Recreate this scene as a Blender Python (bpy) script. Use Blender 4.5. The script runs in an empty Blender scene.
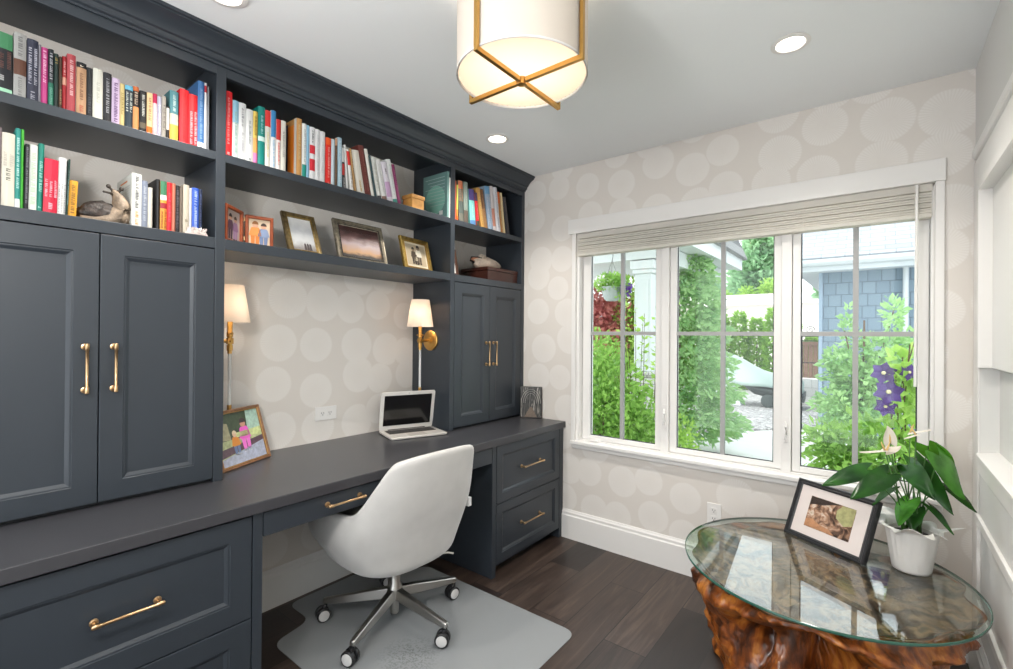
import bpy, bmesh, math, random
from math import sin, cos, pi, radians, atan2, sqrt, hypot
from mathutils import Vector, Matrix
random.seed(7)
SC = bpy.context.scene
COL = SC.collection
WM = {}                      # world matrix of every empty / part holder, kept by name

# ------------------------------------------------------------------ colour + materials
def lin(h):
    h = h.lstrip('#')
    o = []
    for i in (0, 2, 4):
        c = int(h[i:i+2], 16) / 255
        o.append(c / 12.92 if c <= .04045 else ((c + .055) / 1.055) ** 2.4)
    return (o[0], o[1], o[2], 1)

MATS = {}
def mat(name, col='808080', rough=.5, metal=0, spec=.5, noise=None, bump=None, emit=None, trans=None, coat=0, sheen=0):
    """plain principled material; noise=(scale, amount) varies the colour, bump=(scale, strength)"""
    if name in MATS: return MATS[name]
    m = bpy.data.materials.new(name); m.use_nodes = True
    nt = m.node_tree; b = nt.nodes['Principled BSDF']
    c = lin(col) if isinstance(col, str) else col
    b.inputs['Base Color'].default_value = c
    b.inputs['Roughness'].default_value = rough
    b.inputs['Metallic'].default_value = metal
    b.inputs['Specular IOR Level'].default_value = spec
    b.inputs['Coat Weight'].default_value = coat
    b.inputs['Sheen Weight'].default_value = sheen
    if emit:
        b.inputs['Emission Color'].default_value = lin(emit[0]); b.inputs['Emission Strength'].default_value = emit[1]
    if noise:
        tc = nt.nodes.new('ShaderNodeTexCoord'); n = nt.nodes.new('ShaderNodeTexNoise')
        n.inputs['Scale'].default_value = noise[0]; n.inputs['Detail'].default_value = 5
        nt.links.new(tc.outputs['Object'], n.inputs['Vector'])
        r = nt.nodes.new('ShaderNodeValToRGB')
        a = noise[1]
        r.color_ramp.elements[0].position = .3; r.color_ramp.elements[1].position = .7
        r.color_ramp.elements[0].color = tuple(x*(1-a) for x in c[:3]) + (1,)
        r.color_ramp.elements[1].color = tuple(min(1, x*(1+a)) for x in c[:3]) + (1,)
        nt.links.new(n.outputs['Fac'], r.inputs['Fac']); nt.links.new(r.outputs['Color'], b.inputs['Base Color'])
    if bump:
        tc = nt.nodes.new('ShaderNodeTexCoord'); n = nt.nodes.new('ShaderNodeTexNoise')
        n.inputs['Scale'].default_value = bump[0]; n.inputs['Detail'].default_value = 4
        nt.links.new(tc.outputs['Object'], n.inputs['Vector'])
        bp = nt.nodes.new('ShaderNodeBump'); bp.inputs['Strength'].default_value = bump[1]; bp.inputs['Distance'].default_value = .01
        nt.links.new(n.outputs['Fac'], bp.inputs['Height']); nt.links.new(bp.outputs['Normal'], b.inputs['Normal'])
    if trans:
        out = nt.nodes['Material Output']
        t = nt.nodes.new('ShaderNodeBsdfTranslucent'); t.inputs['Color'].default_value = lin(trans[0])
        mx = nt.nodes.new('ShaderNodeMixShader'); mx.inputs[0].default_value = trans[1]
        nt.links.new(b.outputs[0], mx.inputs[1]); nt.links.new(t.outputs[0], mx.inputs[2]); nt.links.new(mx.outputs[0], out.inputs['Surface'])
    MATS[name] = m
    return m

def newmat(name):
    m = bpy.data.materials.new(name); m.use_nodes = True
    nt = m.node_tree
    b = nt.nodes['Principled BSDF']
    MATS[name] = m
    def N(t, **k):
        n = nt.nodes.new('ShaderNode' + t)
        for a, v in k.items():
            if a in n.inputs: n.inputs[a].default_value = v
            else: setattr(n, a, v)
        return n
    def M(op, a, b_=None, clamp=False):
        n = nt.nodes.new('ShaderNodeMath'); n.operation = op; n.use_clamp = clamp
        for i, x in enumerate((a, b_)):
            if x is None: continue
            if isinstance(x, (int, float)): n.inputs[i].default_value = x
            else: nt.links.new(x, n.inputs[i])
        return n.outputs[0]
    return m, nt, b, N, M, nt.links.new

def ramp(N, L, fac, stops):
    r = N('ValToRGB'); e = r.color_ramp.elements
    while len(e) < len(stops): e.new(.5)
    for i, (p, c) in enumerate(stops):
        e[i].position = p; e[i].color = lin(c) if isinstance(c, str) else c
    L(fac, r.inputs['Fac'])
    return r.outputs['Color']

def wallpaper():
    m, nt, b, N, M, L = newmat('wallpaper')
    g = N('NewGeometry'); s = N('SeparateXYZ'); L(g.outputs['Position'], s.inputs[0])
    u = M('ADD', s.outputs[0], s.outputs[1])
    sc = 4.9
    us = M('MULTIPLY', u, sc); zs = M('MULTIPLY', s.outputs[2], sc)
    cv = N('CombineXYZ'); L(us, cv.inputs[0]); L(zs, cv.inputs[1])
    v = N('TexVoronoi'); v.voronoi_dimensions = '2D'; v.inputs['Scale'].default_value = 1; v.inputs['Randomness'].default_value = .5
    L(cv.outputs[0], v.inputs['Vector'])
    sub = N('VectorMath'); sub.operation = 'SUBTRACT'; L(cv.outputs[0], sub.inputs[0]); L(v.outputs['Position'], sub.inputs[1])
    sp = N('SeparateXYZ'); L(sub.outputs[0], sp.inputs[0])
    ang = M('ARCTAN2', sp.outputs[1], sp.outputs[0])
    d = v.outputs['Distance']
    sc2 = N('SeparateColor'); L(v.outputs['Color'], sc2.inputs[0])
    rad = M('ADD', M('MULTIPLY', sc2.outputs[0], .10), .41)
    edge = M('MULTIPLY', M('SUBTRACT', rad, d), 28, True)
    edge = M('MINIMUM', M('MAXIMUM', edge, 0), 1)
    ray = M('ADD', M('MULTIPLY', M('SINE', M('MULTIPLY', ang, 46)), .5), .5)
    rfade = M('MULTIPLY', M('DIVIDE', d, rad), 1.0)
    rr = M('MULTIPLY', M('MULTIPLY', ray, rfade), .55)
    fac = M('MULTIPLY', edge, M('ADD', rr, .52))
    no = N('TexNoise'); no.inputs['Scale'].default_value = 60; L(g.outputs['Position'], no.inputs['Vector'])
    fac2 = M('ADD', fac, M('MULTIPLY', M('SUBTRACT', no.outputs['Fac'], .5), .25))
    c = ramp(N, L, fac2, [(0, 'dbd5ce'), (1, 'e6e2dd')])
    L(c, b.inputs['Base Color'])
    b.inputs['Roughness'].default_value = .55; b.inputs['Specular IOR Level'].default_value = .35
    return m

def plank_floor():
    m, nt, b, N, M, L = newmat('hardwood')
    g = N('NewGeometry'); s = N('SeparateXYZ'); L(g.outputs['Position'], s.inputs[0])
    cv = N('CombineXYZ'); L(M('ADD', s.outputs[1], 20.35), cv.inputs[0]); L(M('ADD', s.outputs[0], 10.03), cv.inputs[1])
    br = N('TexBrick'); br.offset = .37; br.squash = 1
    br.inputs['Scale'].default_value = 1; br.inputs['Brick Width'].default_value = 1.25; br.inputs['Row Height'].default_value = .19
    br.inputs['Mortar Size'].default_value = .0022; br.inputs['Mortar Smooth'].default_value = .1; br.inputs['Bias'].default_value = 0
    br.inputs['Color1'].default_value = (0, 0, 0, 1); br.inputs['Color2'].default_value = (1, 1, 1, 1); br.inputs['Mortar'].default_value = (.5, .5, .5, 1)
    L(cv.outputs[0], br.inputs['Vector'])
    # grain: noise stretched along the plank, shifted per plank
    sh = N('VectorMath'); sh.operation = 'MULTIPLY'; sh.inputs[1].default_value = (7, 7, 7); L(br.outputs['Color'], sh.inputs[0])
    st = N('VectorMath'); st.operation = 'MULTIPLY'; st.inputs[1].default_value = (2.2, 26, 1); L(cv.outputs[0], st.inputs[0])
    ad = N('VectorMath'); L(st.outputs[0], ad.inputs[0]); L(sh.outputs[0], ad.inputs[1])
    n1 = N('TexNoise'); n1.inputs['Scale'].default_value = 1; n1.inputs['Detail'].default_value = 7; n1.inputs['Distortion'].default_value = 1.6; L(ad.outputs[0], n1.inputs['Vector'])
    sp = N('SeparateColor'); L(br.outputs['Color'], sp.inputs[0])
    f = M('ADD', M('MULTIPLY', sp.outputs[0], .42), M('MULTIPLY', n1.outputs['Fac'], .62))
    c = ramp(N, L, f, [(.2, '1b1412'), (.48, '2b221e'), (.68, '3f332d'), (.95, '65554a')])
    mx = N('Mix'); mx.data_type = 'RGBA'; L(br.outputs['Fac'], mx.inputs[0]); L(c, mx.inputs[6]); mx.inputs[7].default_value = lin('171210')
    L(mx.outputs[2], b.inputs['Base Color'])
    L(M('ADD', M('MULTIPLY', n1.outputs['Fac'], .2), .28), b.inputs['Roughness'])
    bp = N('Bump'); bp.inputs['Strength'].default_value = .25; bp.inputs['Distance'].default_value = .002; L(n1.outputs['Fac'], bp.inputs['Height']); L(bp.outputs['Normal'], b.inputs['Normal'])
    return m

def thin_glass(name, tint='ffffff', ior=1.5, mul=1.0, rough=0.0):
    """clear pane: see-through with a Fresnel mirror on its surface"""
    m, nt, b, N, M, L = newmat(name)
    nt.nodes.remove(b)
    t = N('BsdfTransparent'); t.inputs['Color'].default_value = lin(tint)
    g = N('BsdfGlossy'); g.inputs['Roughness'].default_value = rough
    ge = N('NewGeometry'); dt = N('VectorMath'); dt.operation = 'DOT_PRODUCT'; L(ge.outputs['Incoming'], dt.inputs[0]); L(ge.outputs['Normal'], dt.inputs[1])
    r0 = ((ior-1)/(ior+1))**2
    f = M('ADD', M('MULTIPLY', M('POWER', M('SUBTRACT', 1, M('ABSOLUTE', dt.outputs['Value']), True), 5), 1-r0), r0)
    mx = N('MixShader'); L(M('MULTIPLY', f, mul, True), mx.inputs[0]); L(t.outputs[0], mx.inputs[1]); L(g.outputs[0], mx.inputs[2])
    L(mx.outputs[0], nt.nodes['Material Output'].inputs['Surface'])
    return m

def mat_plastic():
    m, nt, b, N, M, L = newmat('clear_vinyl')
    out = nt.nodes['Material Output']
    b.inputs['Base Color'].default_value = lin('a6a9ab'); b.inputs['Roughness'].default_value = .3; b.inputs['Specular IOR Level'].default_value = .6
    g = N('NewGeometry'); n = N('TexNoise'); n.inputs['Scale'].default_value = 120; n.inputs['Detail'].default_value = 6; L(g.outputs['Position'], n.inputs['Vector'])
    # scuffed patch where the front caster rolls
    vd = N('VectorMath'); vd.operation = 'DISTANCE'; L(g.outputs['Position'], vd.inputs[0]); vd.inputs[1].default_value = (.80, -1.42, 0)
    near = M('MULTIPLY', M('SUBTRACT', .15, vd.outputs['Value']), 9, True)
    sc = M('MULTIPLY', near, M('GREATER_THAN', n.outputs['Fac'], .53))
    t = N('BsdfTransparent'); t.inputs['Color'].default_value = lin('d4d9dd')
    mx = N('MixShader'); L(M('SUBTRACT', .62, M('MULTIPLY', sc, .22)), mx.inputs[0])
    L(t.outputs[0], mx.inputs[1]); L(b.outputs[0], mx.inputs[2]); L(mx.outputs[0], out.inputs['Surface'])
    return m

def root_wood():
    m, nt, b, N, M, L = newmat('lacquered_root')
    tc = N('TexCoord')
    st = N('VectorMath'); st.operation = 'MULTIPLY'; st.inputs[1].default_value = (1, 1, .45); L(tc.outputs['Object'], st.inputs[0])
    w = N('TexNoise'); w.inputs['Scale'].default_value = 5; w.inputs['Detail'].default_value = 8; w.inputs['Distortion'].default_value = 2.6; L(st.outputs[0], w.inputs['Vector'])
    w2 = N('TexNoise'); w2.inputs['Scale'].default_value = 24; w2.inputs['Detail'].default_value = 6; w2.inputs['Distortion'].default_value = 1.5; L(st.outputs[0], w2.inputs['Vector'])
    f = M('ADD', M('MULTIPLY', w.outputs['Fac'], .72), M('MULTIPLY', w2.outputs['Fac'], .28))
    c = ramp(N, L, f, [(.3, '1c0d08'), (.42, '50280f'), (.52, '96501f'), (.6, 'c07832'), (.72, '7a3c1a')])
    L(c, b.inputs['Base Color'])
    b.inputs['Roughness'].default_value = .3; b.inputs['Coat Weight'].default_value = .6; b.inputs['Coat Roughness'].default_value = .12
    bp = N('Bump'); bp.inputs['Strength'].default_value = .6; bp.inputs['Distance'].default_value = .02; L(f, bp.inputs['Height']); L(bp.outputs['Normal'], b.inputs['Normal'])
    return m

def root_top():
    m, nt, b, N, M, L = newmat('weathered_root_top')
    tc = N('TexCoord')
    w = N('TexNoise'); w.inputs['Scale'].default_value = 3.6; w.inputs['Detail'].default_value = 9; w.inputs['Distortion'].default_value = 2.6; L(tc.outputs['Object'], w.inputs['Vector'])
    w2 = N('TexNoise'); w2.inputs['Scale'].default_value = 30; w2.inputs['Detail'].default_value = 5; L(tc.outputs['Object'], w2.inputs['Vector'])
    f = M('ADD', M('MULTIPLY', w.outputs['Fac'], .8), M('MULTIPLY', w2.outputs['Fac'], .2))
    c = ramp(N, L, f, [(.35, '140d09'), (.44, '54392a'), (.5, '9a7858'), (.56, '4d382b'), (.64, '8d7058'), (.72, '2a1c15')])
    L(c, b.inputs['Base Color']); b.inputs['Roughness'].default_value = .45
    bp = N('Bump'); bp.inputs['Strength'].default_value = .5; bp.inputs['Distance'].default_value = .02; L(f, bp.inputs['Height']); L(bp.outputs['Normal'], b.inputs['Normal'])
    return m

def leafmat(name, c1, c2, tr, scale=9, amt=.35, rough=.5):
    m, nt, b, N, M, L = newmat(name)
    g = N('NewGeometry'); n = N('TexNoise'); n.inputs['Scale'].default_value = scale; n.inputs['Detail'].default_value = 3; L(g.outputs['Position'], n.inputs['Vector'])
    c = ramp(N, L, n.outputs['Fac'], [(.35, c1), (.65, c2)])
    L(c, b.inputs['Base Color']); b.inputs['Roughness'].default_value = rough; b.inputs['Specular IOR Level'].default_value = .3
    t = N('BsdfTranslucent'); t.inputs['Color'].default_value = lin(tr)
    mx = N('MixShader'); mx.inputs[0].default_value = amt
    L(b.outputs[0], mx.inputs[1]); L(t.outputs[0], mx.inputs[2]); L(mx.outputs[0], nt.nodes['Material Output'].inputs['Surface'])
    return m

def gravelmat():
    m, nt, b, N, M, L = newmat('gravel')
    g = N('NewGeometry'); v = N('TexVoronoi'); v.inputs['Scale'].default_value = 22; L(g.outputs['Position'], v.inputs['Vector'])
    s = N('SeparateColor'); L(v.outputs['Color'], s.inputs[0])
    c = ramp(N, L, s.outputs[0], [(0, '767371'), (.5, 'a09d9a'), (1, 'cbc8c5')])
    L(c, b.inputs['Base Color']); b.inputs['Roughness'].default_value = .9
    bp = N('Bump'); bp.inputs['Strength'].default_value = .8; bp.inputs['Distance'].default_value = .02; bp.invert = True; L(v.outputs['Distance'], bp.inputs['Height']); L(bp.outputs['Normal'], b.inputs['Normal'])
    return m

def shinglemat(name, c1, c2, cm, bw, rh, wallplane=True, bump=.6):
    m, nt, b, N, M, L = newmat(name)
    tc = N('TexCoord'); s = N('SeparateXYZ'); L(tc.outputs['Object'], s.inputs[0])
    cv = N('CombineXYZ')
    L(M('ADD', s.outputs[0], s.outputs[1]) if wallplane else s.outputs[0], cv.inputs[0]); L(s.outputs[2], cv.inputs[1])
    br = N('TexBrick'); br.offset = .41
    br.inputs['Scale'].default_value = 1; br.inputs['Brick Width'].default_value = bw; br.inputs['Row Height'].default_value = rh
    br.inputs['Mortar Size'].default_value = .006; br.inputs['Mortar Smooth'].default_value = .3
    br.inputs['Color1'].default_value = lin(c1); br.inputs['Color2'].default_value = lin(c2); br.inputs['Mortar'].default_value = lin(cm)
    L(cv.outputs[0], br.inputs['Vector']); L(br.outputs['Color'], b.inputs['Base Color']); b.inputs['Roughness'].default_value = .8
    bp = N('Bump'); bp.inputs['Strength'].default_value = bump; bp.inputs['Distance'].default_value = .01; bp.invert = True
    L(br.outputs['Fac'], bp.inputs['Height']); L(bp.outputs['Normal'], b.inputs['Normal'])
    return m

def photomat(name, stops, scale=6, dist=1.5, stretch=(1, 1, 1), detail=6):
    """a printed picture: soft coloured shapes"""
    m, nt, b, N, M, L = newmat(name)
    tc = N('TexCoord'); st = N('VectorMath'); st.operation = 'MULTIPLY'; st.inputs[1].default_value = stretch; L(tc.outputs['Object'], st.inputs[0])
    n = N('TexNoise'); n.inputs['Scale'].default_value = scale; n.inputs['Detail'].default_value = detail; n.inputs['Distortion'].default_value = dist; L(st.outputs[0], n.inputs['Vector'])
    c = ramp(N, L, n.outputs['Fac'], stops); L(c, b.inputs['Base Color']); b.inputs['Roughness'].default_value = .25
    return m

# ------------------------------------------------------------------ mesh builder
class MB:
    def __init__(s): s.v = []; s.f = []; s.m = []; s.cur = 0; s.M = Matrix()
    def P(s, p): s.v.append(tuple(s.M @ Vector(p))); return len(s.v) - 1
    def F(s, *i): s.f.append(tuple(i)); s.m.append(s.cur)
    def box(s, x0, x1, y0, y1, z0, z1):
        a = [s.P((x, y, z)) for z in (z0, z1) for y in (y0, y1) for x in (x0, x1)]
        for q in ((0, 2, 3, 1), (4, 5, 7, 6), (0, 1, 5, 4), (2, 6, 7, 3), (0, 4, 6, 2), (1, 3, 7, 5)): s.F(*[a[k] for k in q])
        return s
    def quad(s, *p): s.F(*[s.P(q) for q in p]); return s
    def prism(s, pts, axis, a, b):
        """closed outline swept along an axis (pts are the other two coordinates in xyz order)"""
        def mk(p, t): return {'x': (t, p[0], p[1]), 'y': (p[0], t, p[1]), 'z': (p[0], p[1], t)}[axis]
        A = [s.P(mk(p, a)) for p in pts]; B = [s.P(mk(p, b)) for p in pts]; n = len(pts)
        for i in range(n): s.F(A[i], A[(i+1) % n], B[(i+1) % n], B[i])
        s.F(*A[::-1]); s.F(*B); return s
    def rings(s, rings, cap0=True, cap1=True, close=True):
        R = [[s.P(p) for p in r] for r in rings]; n = len(R[0])
        for a, b in zip(R, R[1:]):
            for i in range(n if close else n-1): s.F(a[i], a[(i+1) % n], b[(i+1) % n], b[i])
        if cap0: s.F(*R[0][::-1])
        if cap1: s.F(*R[-1])
        return s
    def lathe(s, prof, c=(0, 0, 0), n=32, cap0=True, cap1=True, M=None):
        """profile (r, z) about the z axis through c, optionally in frame M"""
        rr = []
        for r, z in prof:
            ring = []
            for k in range(n):
                a = 2*pi*k/n; p = Vector((r*cos(a), r*sin(a), z))
                if M: p = M @ p
                ring.append((p.x+c[0], p.y+c[1], p.z+c[2]))
            rr.append(ring)
        return s.rings(rr, cap0, cap1)
    def cyl(s, p0, p1, r0, r1=None, n=16, cap=True):
        r1 = r0 if r1 is None else r1
        p0, p1 = Vector(p0), Vector(p1); d = (p1-p0); q = d.to_track_quat('Z', 'Y').to_matrix()
        return s.rings([[p + q @ Vector((r*cos(2*pi*k/n), r*sin(2*pi*k/n), 0)) for k in range(n)] for p, r in ((p0, r0), (p1, r1))], cap, cap)
    def tube(s, pts, r, n=8):
        pts = [Vector(p) for p in pts]; out = []
        for i, p in enumerate(pts):
            d = (pts[min(i+1, len(pts)-1)] - pts[max(i-1, 0)]).normalized()
            q = d.to_track_quat('Z', 'Y').to_matrix(); ri = r[i] if isinstance(r, (list, tuple)) else r
            out.append([p + q @ Vector((ri*cos(2*pi*k/n), ri*sin(2*pi*k/n), 0)) for k in range(n)])
        return s.rings(out)
    def ball(s, c, r, n=12, sq=(1, 1, 1)):
        prof = [(max(1e-5, sin(pi*i/n)), -cos(pi*i/n)) for i in range(n+1)]
        return s.rings([[(c[0]+r*sq[0]*a*cos(2*pi*k/(2*n)), c[1]+r*sq[1]*a*sin(2*pi*k/(2*n)), c[2]+r*sq[2]*b) for k in range(2*n)] for a, b in prof])
    def grid(s, fn, nu, nv, cu=False, cv=False):
        I = [[s.P(fn(i/(nu if cu else nu-1), j/(nv if cv else nv-1))) for j in range(nv)] for i in range(nu)]
        for i in range(nu if cu else nu-1):
            for j in range(nv if cv else nv-1):
                s.F(I[i][j], I[(i+1) % nu][j], I[(i+1) % nu][(j+1) % nv], I[i][(j+1) % nv])
        return s
    def build(s, name, mats, parent=None, smooth=False, bevel=0, seg=2, local=False, sub=0, solid=0, normals=True):
        me = bpy.data.meshes.new(name)
        inv = Matrix()
        if parent is not None and not local: inv = WM[parent.name].inverted()
        me.from_pydata([tuple(inv @ Vector(p)) for p in s.v], [], s.f)
        if not isinstance(mats, (list, tuple)): mats = [mats]
        for m in mats: me.materials.append(m)
        if len(mats) > 1: me.polygons.foreach_set('material_index', s.m)
        if normals:
            bm = bmesh.new(); bm.from_mesh(me); bmesh.ops.recalc_face_normals(bm, faces=bm.faces); bm.to_mesh(me); bm.free()
        if smooth:
            me.polygons.foreach_set('use_smooth', [True]*len(me.polygons))
        o = bpy.data.objects.new(name, me); COL.objects.link(o)
        if parent is not None:
            o.parent = parent; WM[o.name] = WM[parent.name]
        else: WM[o.name] = Matrix()
        if solid:
            md = o.modifiers.new('thick', 'SOLIDIFY'); md.thickness = solid; md.offset = 0
        if bevel:
            md = o.modifiers.new('bevel', 'BEVEL'); md.width = bevel; md.segments = seg; md.limit_method = 'ANGLE'; md.angle_limit = radians(40)
        if sub:
            md = o.modifiers.new('sub', 'SUBSURF'); md.levels = sub; md.render_levels = sub
        if smooth and smooth != 'all':
            try: me.set_sharp_from_angle(angle=radians(smooth if smooth is not True else 40))
            except Exception: pass
        return o

def tag(o, label=None, cat=None, group=None, kind=None):
    if label: o['label'] = label
    if cat: o['category'] = cat
    if group: o['group'] = group
    if kind: o['kind'] = kind
    return o
def thing(name, label, cat, loc=(0, 0, 0), rotz=0, group=None, rot=None, parent=None):
    o = bpy.data.objects.new(name, None); COL.objects.link(o); o.empty_display_size = .05
    o.location = loc; o.rotation_euler = rot if rot else (0, 0, rotz)
    WM[o.name] = Matrix.Translation(loc) @ o.rotation_euler.to_matrix().to_4x4()
    return tag(o, label, cat, group)
def rebase(o):
    """move a one-mesh thing's origin to the middle of its underside"""
    me = o.data; xs = [v.co for v in me.vertices]
    c = Vector(((min(p.x for p in xs)+max(p.x for p in xs))/2, (min(p.y for p in xs)+max(p.y for p in xs))/2, min(p.z for p in xs)))
    me.transform(Matrix.Translation(-c)); o.location = c; WM[o.name] = Matrix.Translation(c)
    return o
def struct(name, mb, m, label=None, **k):
    o = mb.build(name, m, **k); o['kind'] = 'structure'
    if label: o['label'] = label
    return o
def sm(a, b, x):
    t = max(0, min(1, (x-a)/(b-a))); return t*t*(3-2*t)
def dup(root, loc=None, rotz=None, label=None):
    r = root.copy(); COL.objects.link(r)
    if loc: r.location = loc
    if rotz is not None: r.rotation_euler = (0, 0, rotz)
    if label: r['label'] = label
    for ch in list(root.children):
        c = ch.copy(); COL.objects.link(c); c.parent = r
        for g in list(ch.children):
            d = g.copy(); COL.objects.link(d); d.parent = c
    return r

# shared materials
PAINT = mat('cabinet_paint', '2e343b', .38, spec=.5)
TOP = mat('worktop_paint', '3a3a3e', .3, spec=.5)
BRASS = mat('brushed_brass', 'c8a67e', .3, 1)
GOLDB = mat('satin_gold', 'c79c58', .3, 1)
WHITE = mat('white_trim', 'e9e7e4', .38)
WALL = mat('grey_wall_paint', 'dad9d6', .6)
CEIL = mat('ceiling_paint', 'f1f4f5', .75)
PAPER = wallpaper()
FLOOR = plank_floor()
BLACK = mat('black_plastic', '161618', .4)
STEEL = mat('brushed_steel', 'b6b3ae', .32, 1)
PAGES = mat('book_pages', 'ded7c6', .8)
GLASSW = thin_glass('window_glass', 'fbfdfc', 1.45, .7)
GLASST = thin_glass('table_glass', 'f4f9f6', 1.5, 1.5)
GLEDGE = mat('glass_edge_green', '2f5a4c', .1, spec=.7)
ACRYL = mat('clear_acrylic', 'f4f5f4', .08, spec=.8)
_n = ACRYL.node_tree; _t = _n.nodes.new('ShaderNodeBsdfTransparent'); _x = _n.nodes.new('ShaderNodeMixShader'); _x.inputs[0].default_value = .5
_n.links.new(_t.outputs[0], _x.inputs[1]); _n.links.new(_n.nodes['Principled BSDF'].outputs[0], _x.inputs[2]); _n.links.new(_x.outputs[0], _n.nodes['Material Output'].inputs['Surface'])
def bookcol(h):
    c = lin(h); return mat('book_' + h, tuple(x*.82 for x in c[:3]) + (1,), .5, spec=.35)
# ------------------------------------------------------------------ room shell
YB = -4.3; XR = 2.62; ZC = 2.44
struct('floor', MB().box(-.12, XR+.12, YB-.12, .12, -.1, 0), FLOOR, 'dark brown wide plank hardwood floor')
struct('ceiling', MB().box(-.12, XR+.12, YB-.12, .12, ZC, ZC+.1), CEIL, 'pale grey flat ceiling')
struct('wall_left', MB().box(-.12, 0, YB-.12, .12, 0, ZC), PAPER, 'wall behind the desk papered in cream medallions')
# window wall with its opening
WX0, WX1, WZ0, WZ1 = .757, 2.497, .635, 1.993
w = MB().box(0, WX0, 0, .13, 0, ZC).box(WX1, XR+.12, 0, .13, 0, ZC).box(WX0, WX1, 0, .13, 0, WZ0).box(WX0, WX1, 0, .13, WZ1, ZC)
struct('wall_back', w, PAPER, 'window wall papered in cream medallions')
# right wall: painted above, wide shallow framed recess below the ledge
w = MB()
w.box(XR, XR+.12, YB, 0, 2.1, ZC).box(XR, XR+.12, YB, 0, 0, .5).box(XR, XR+.12, -2.85, 0, 1.93, 2.1).box(XR, XR+.12, -2.85, 0, .5, .87).box(XR, XR+.12, -.13, 0, .87, 1.93)
w.box(XR+.055, XR+.12, -2.85, -.13, .87, 1.93).box(XR, XR+.12, -2.95, -2.85, .5, 2.1).box(XR, XR+.12, YB, -4.15, .5, 2.1)
struct('wall_right', w, WALL, 'pale grey right wall with white panelled casing')
# wall behind the photographer, with a wide opening added to let sky light in
w = MB().box(0, .2, YB-.12, YB, 0, ZC).box(2.45, XR, YB-.12, YB, 0, ZC).box(.2, 2.45, YB-.12, YB, 2.25, ZC)
struct('wall_front', w, WALL, 'wall behind the camera with a wide opening added to let in sky light')

# right wall gap behind the photographer holds an added window for daylight
# baseboards: tall with a stepped cap
def base_prof(d):
    return [(0, 0), (-.017, 0), (-.017, .148), (-.012, .156), (-.012, .170), (-.006, .178), (-.004, .186), (0, .186)]
struct('baseboard_back', MB().prism([(y, z) for y, z in base_prof(0)], 'x', .665, XR-.016), WHITE, 'tall white baseboard with a stepped cap under the window', smooth=30)
struct('baseboard_right', MB().prism([(XR + y, z) for y, z in base_prof(0)], 'y', YB, 0), WHITE, 'tall white baseboard along the right wall', smooth=30)
struct('baseboard_left', MB().prism([(-y, z) for y, z in base_prof(0)], 'y', -1.955, -.735), WHITE, 'white baseboard in the knee space under the desk', smooth=30)

# right wall trim: ledge, casing, panel frames
t = MB(); t.prism([(XR, 2.052), (XR-.008, 2.055), (XR-.013, 2.062), (XR-.013, 2.085), (XR, 2.085)], 'y', -2.85, -.03)
struct('trim_1', t, WHITE, 'white ledge moulding along the right wall', smooth=25)
t = MB(); t.box(XR-.005, XR, -.13, -.005, .19, 2.04).box(XR-.005, XR, -2.85, -.13, 1.93, 2.04)
struct('trim_2', t, WHITE, 'flat white casing on the right wall beside the corner', bevel=.002)
# proud white box frame hung in the top of the recess, its lower edge above the eye line of the sill
t = MB(); t.box(XR-.010, XR+.04, -.16, -.1305, 1.215, 1.93).box(XR-.010, XR+.04, -2.85, -.16, 1.9, 1.93).box(XR+.03, XR+.04, -2.85, -.16, 1.215, 1.9)
struct('trim_3', t, WHITE, 'white box frame in the upper part of the right wall recess', bevel=.002)
t = MB(); t.prism([(XR+.055, .862), (XR-.008, .862), (XR-.011, .867), (XR-.011, .880), (XR+.055, .892)], 'y', -2.85, -.13)
t.prism([(XR, .81), (XR-.004, .81), (XR-.006, .861), (XR, .861)], 'y', -2.85, -.13)
struct('trim_4', t, WHITE, 'white sill of the right wall recess', smooth=20)
t = MB()
for y0, y1 in ((-1.5, -.14), (-2.95, -1.6)):
    t.box(XR-.012, XR, y0, y1, .615, .65).box(XR-.012, XR, y0, y1, .30, .33).box(XR-.012, XR, y0, y0+.035, .33, .615).box(XR-.012, XR, y1-.035, y1, .33, .615)
struct('trim_5', t, WHITE, 'white picture frame moulding low on the right wall', bevel=.003)

# ------------------------------------------------------------------ window
t = MB()
t.box(.703, 2.53, -.024, 0, 1.993, 2.087)
t.box(.73, .757, -.018, 0, .645, 1.993).box(2.497, 2.527, -.018, 0, .645, 1.993)
struct('trim_6', t, WHITE, 'white window casing with a flat head board', bevel=.002)
t = MB(); t.box(.73, 2.53, -.032, .03, .625, .647).box(.735, 2.525, -.014, 0, .597, .625)
struct('trim_7', t, WHITE, 'white window sill and apron', bevel=.004)
SASH = [(.835, 1.268), (1.392, 1.887), (2.004, 2.445)]
GZ0, GZ1, GY = .685, 1.935, .062
fr = MB()
fr.box(WX0, WX0+.02, 0, .13, WZ0, WZ1).box(WX1-.012, WX1, 0, .13, WZ0, WZ1).box(WX0, WX1, 0, .13, WZ1-.015, WZ1).box(WX0, WX1, .03, .13, WZ0, .655)
for a, b in ((1.268, 1.392), (1.887, 2.004)): fr.box((a+b)/2-.022, (a+b)/2+.022, .028, .13, .655, WZ1)
win = fr.build('window_1', WHITE, bevel=.002); tag(win, 'triple casement window with white frames and grey muntins', kind='structure')
GREYB = mat('muntin_grey', 'a6a6a5', .45)
lims = [(WX0+.02, 1.308), (1.352, 1.924), (1.968, WX1-.012)]
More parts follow.
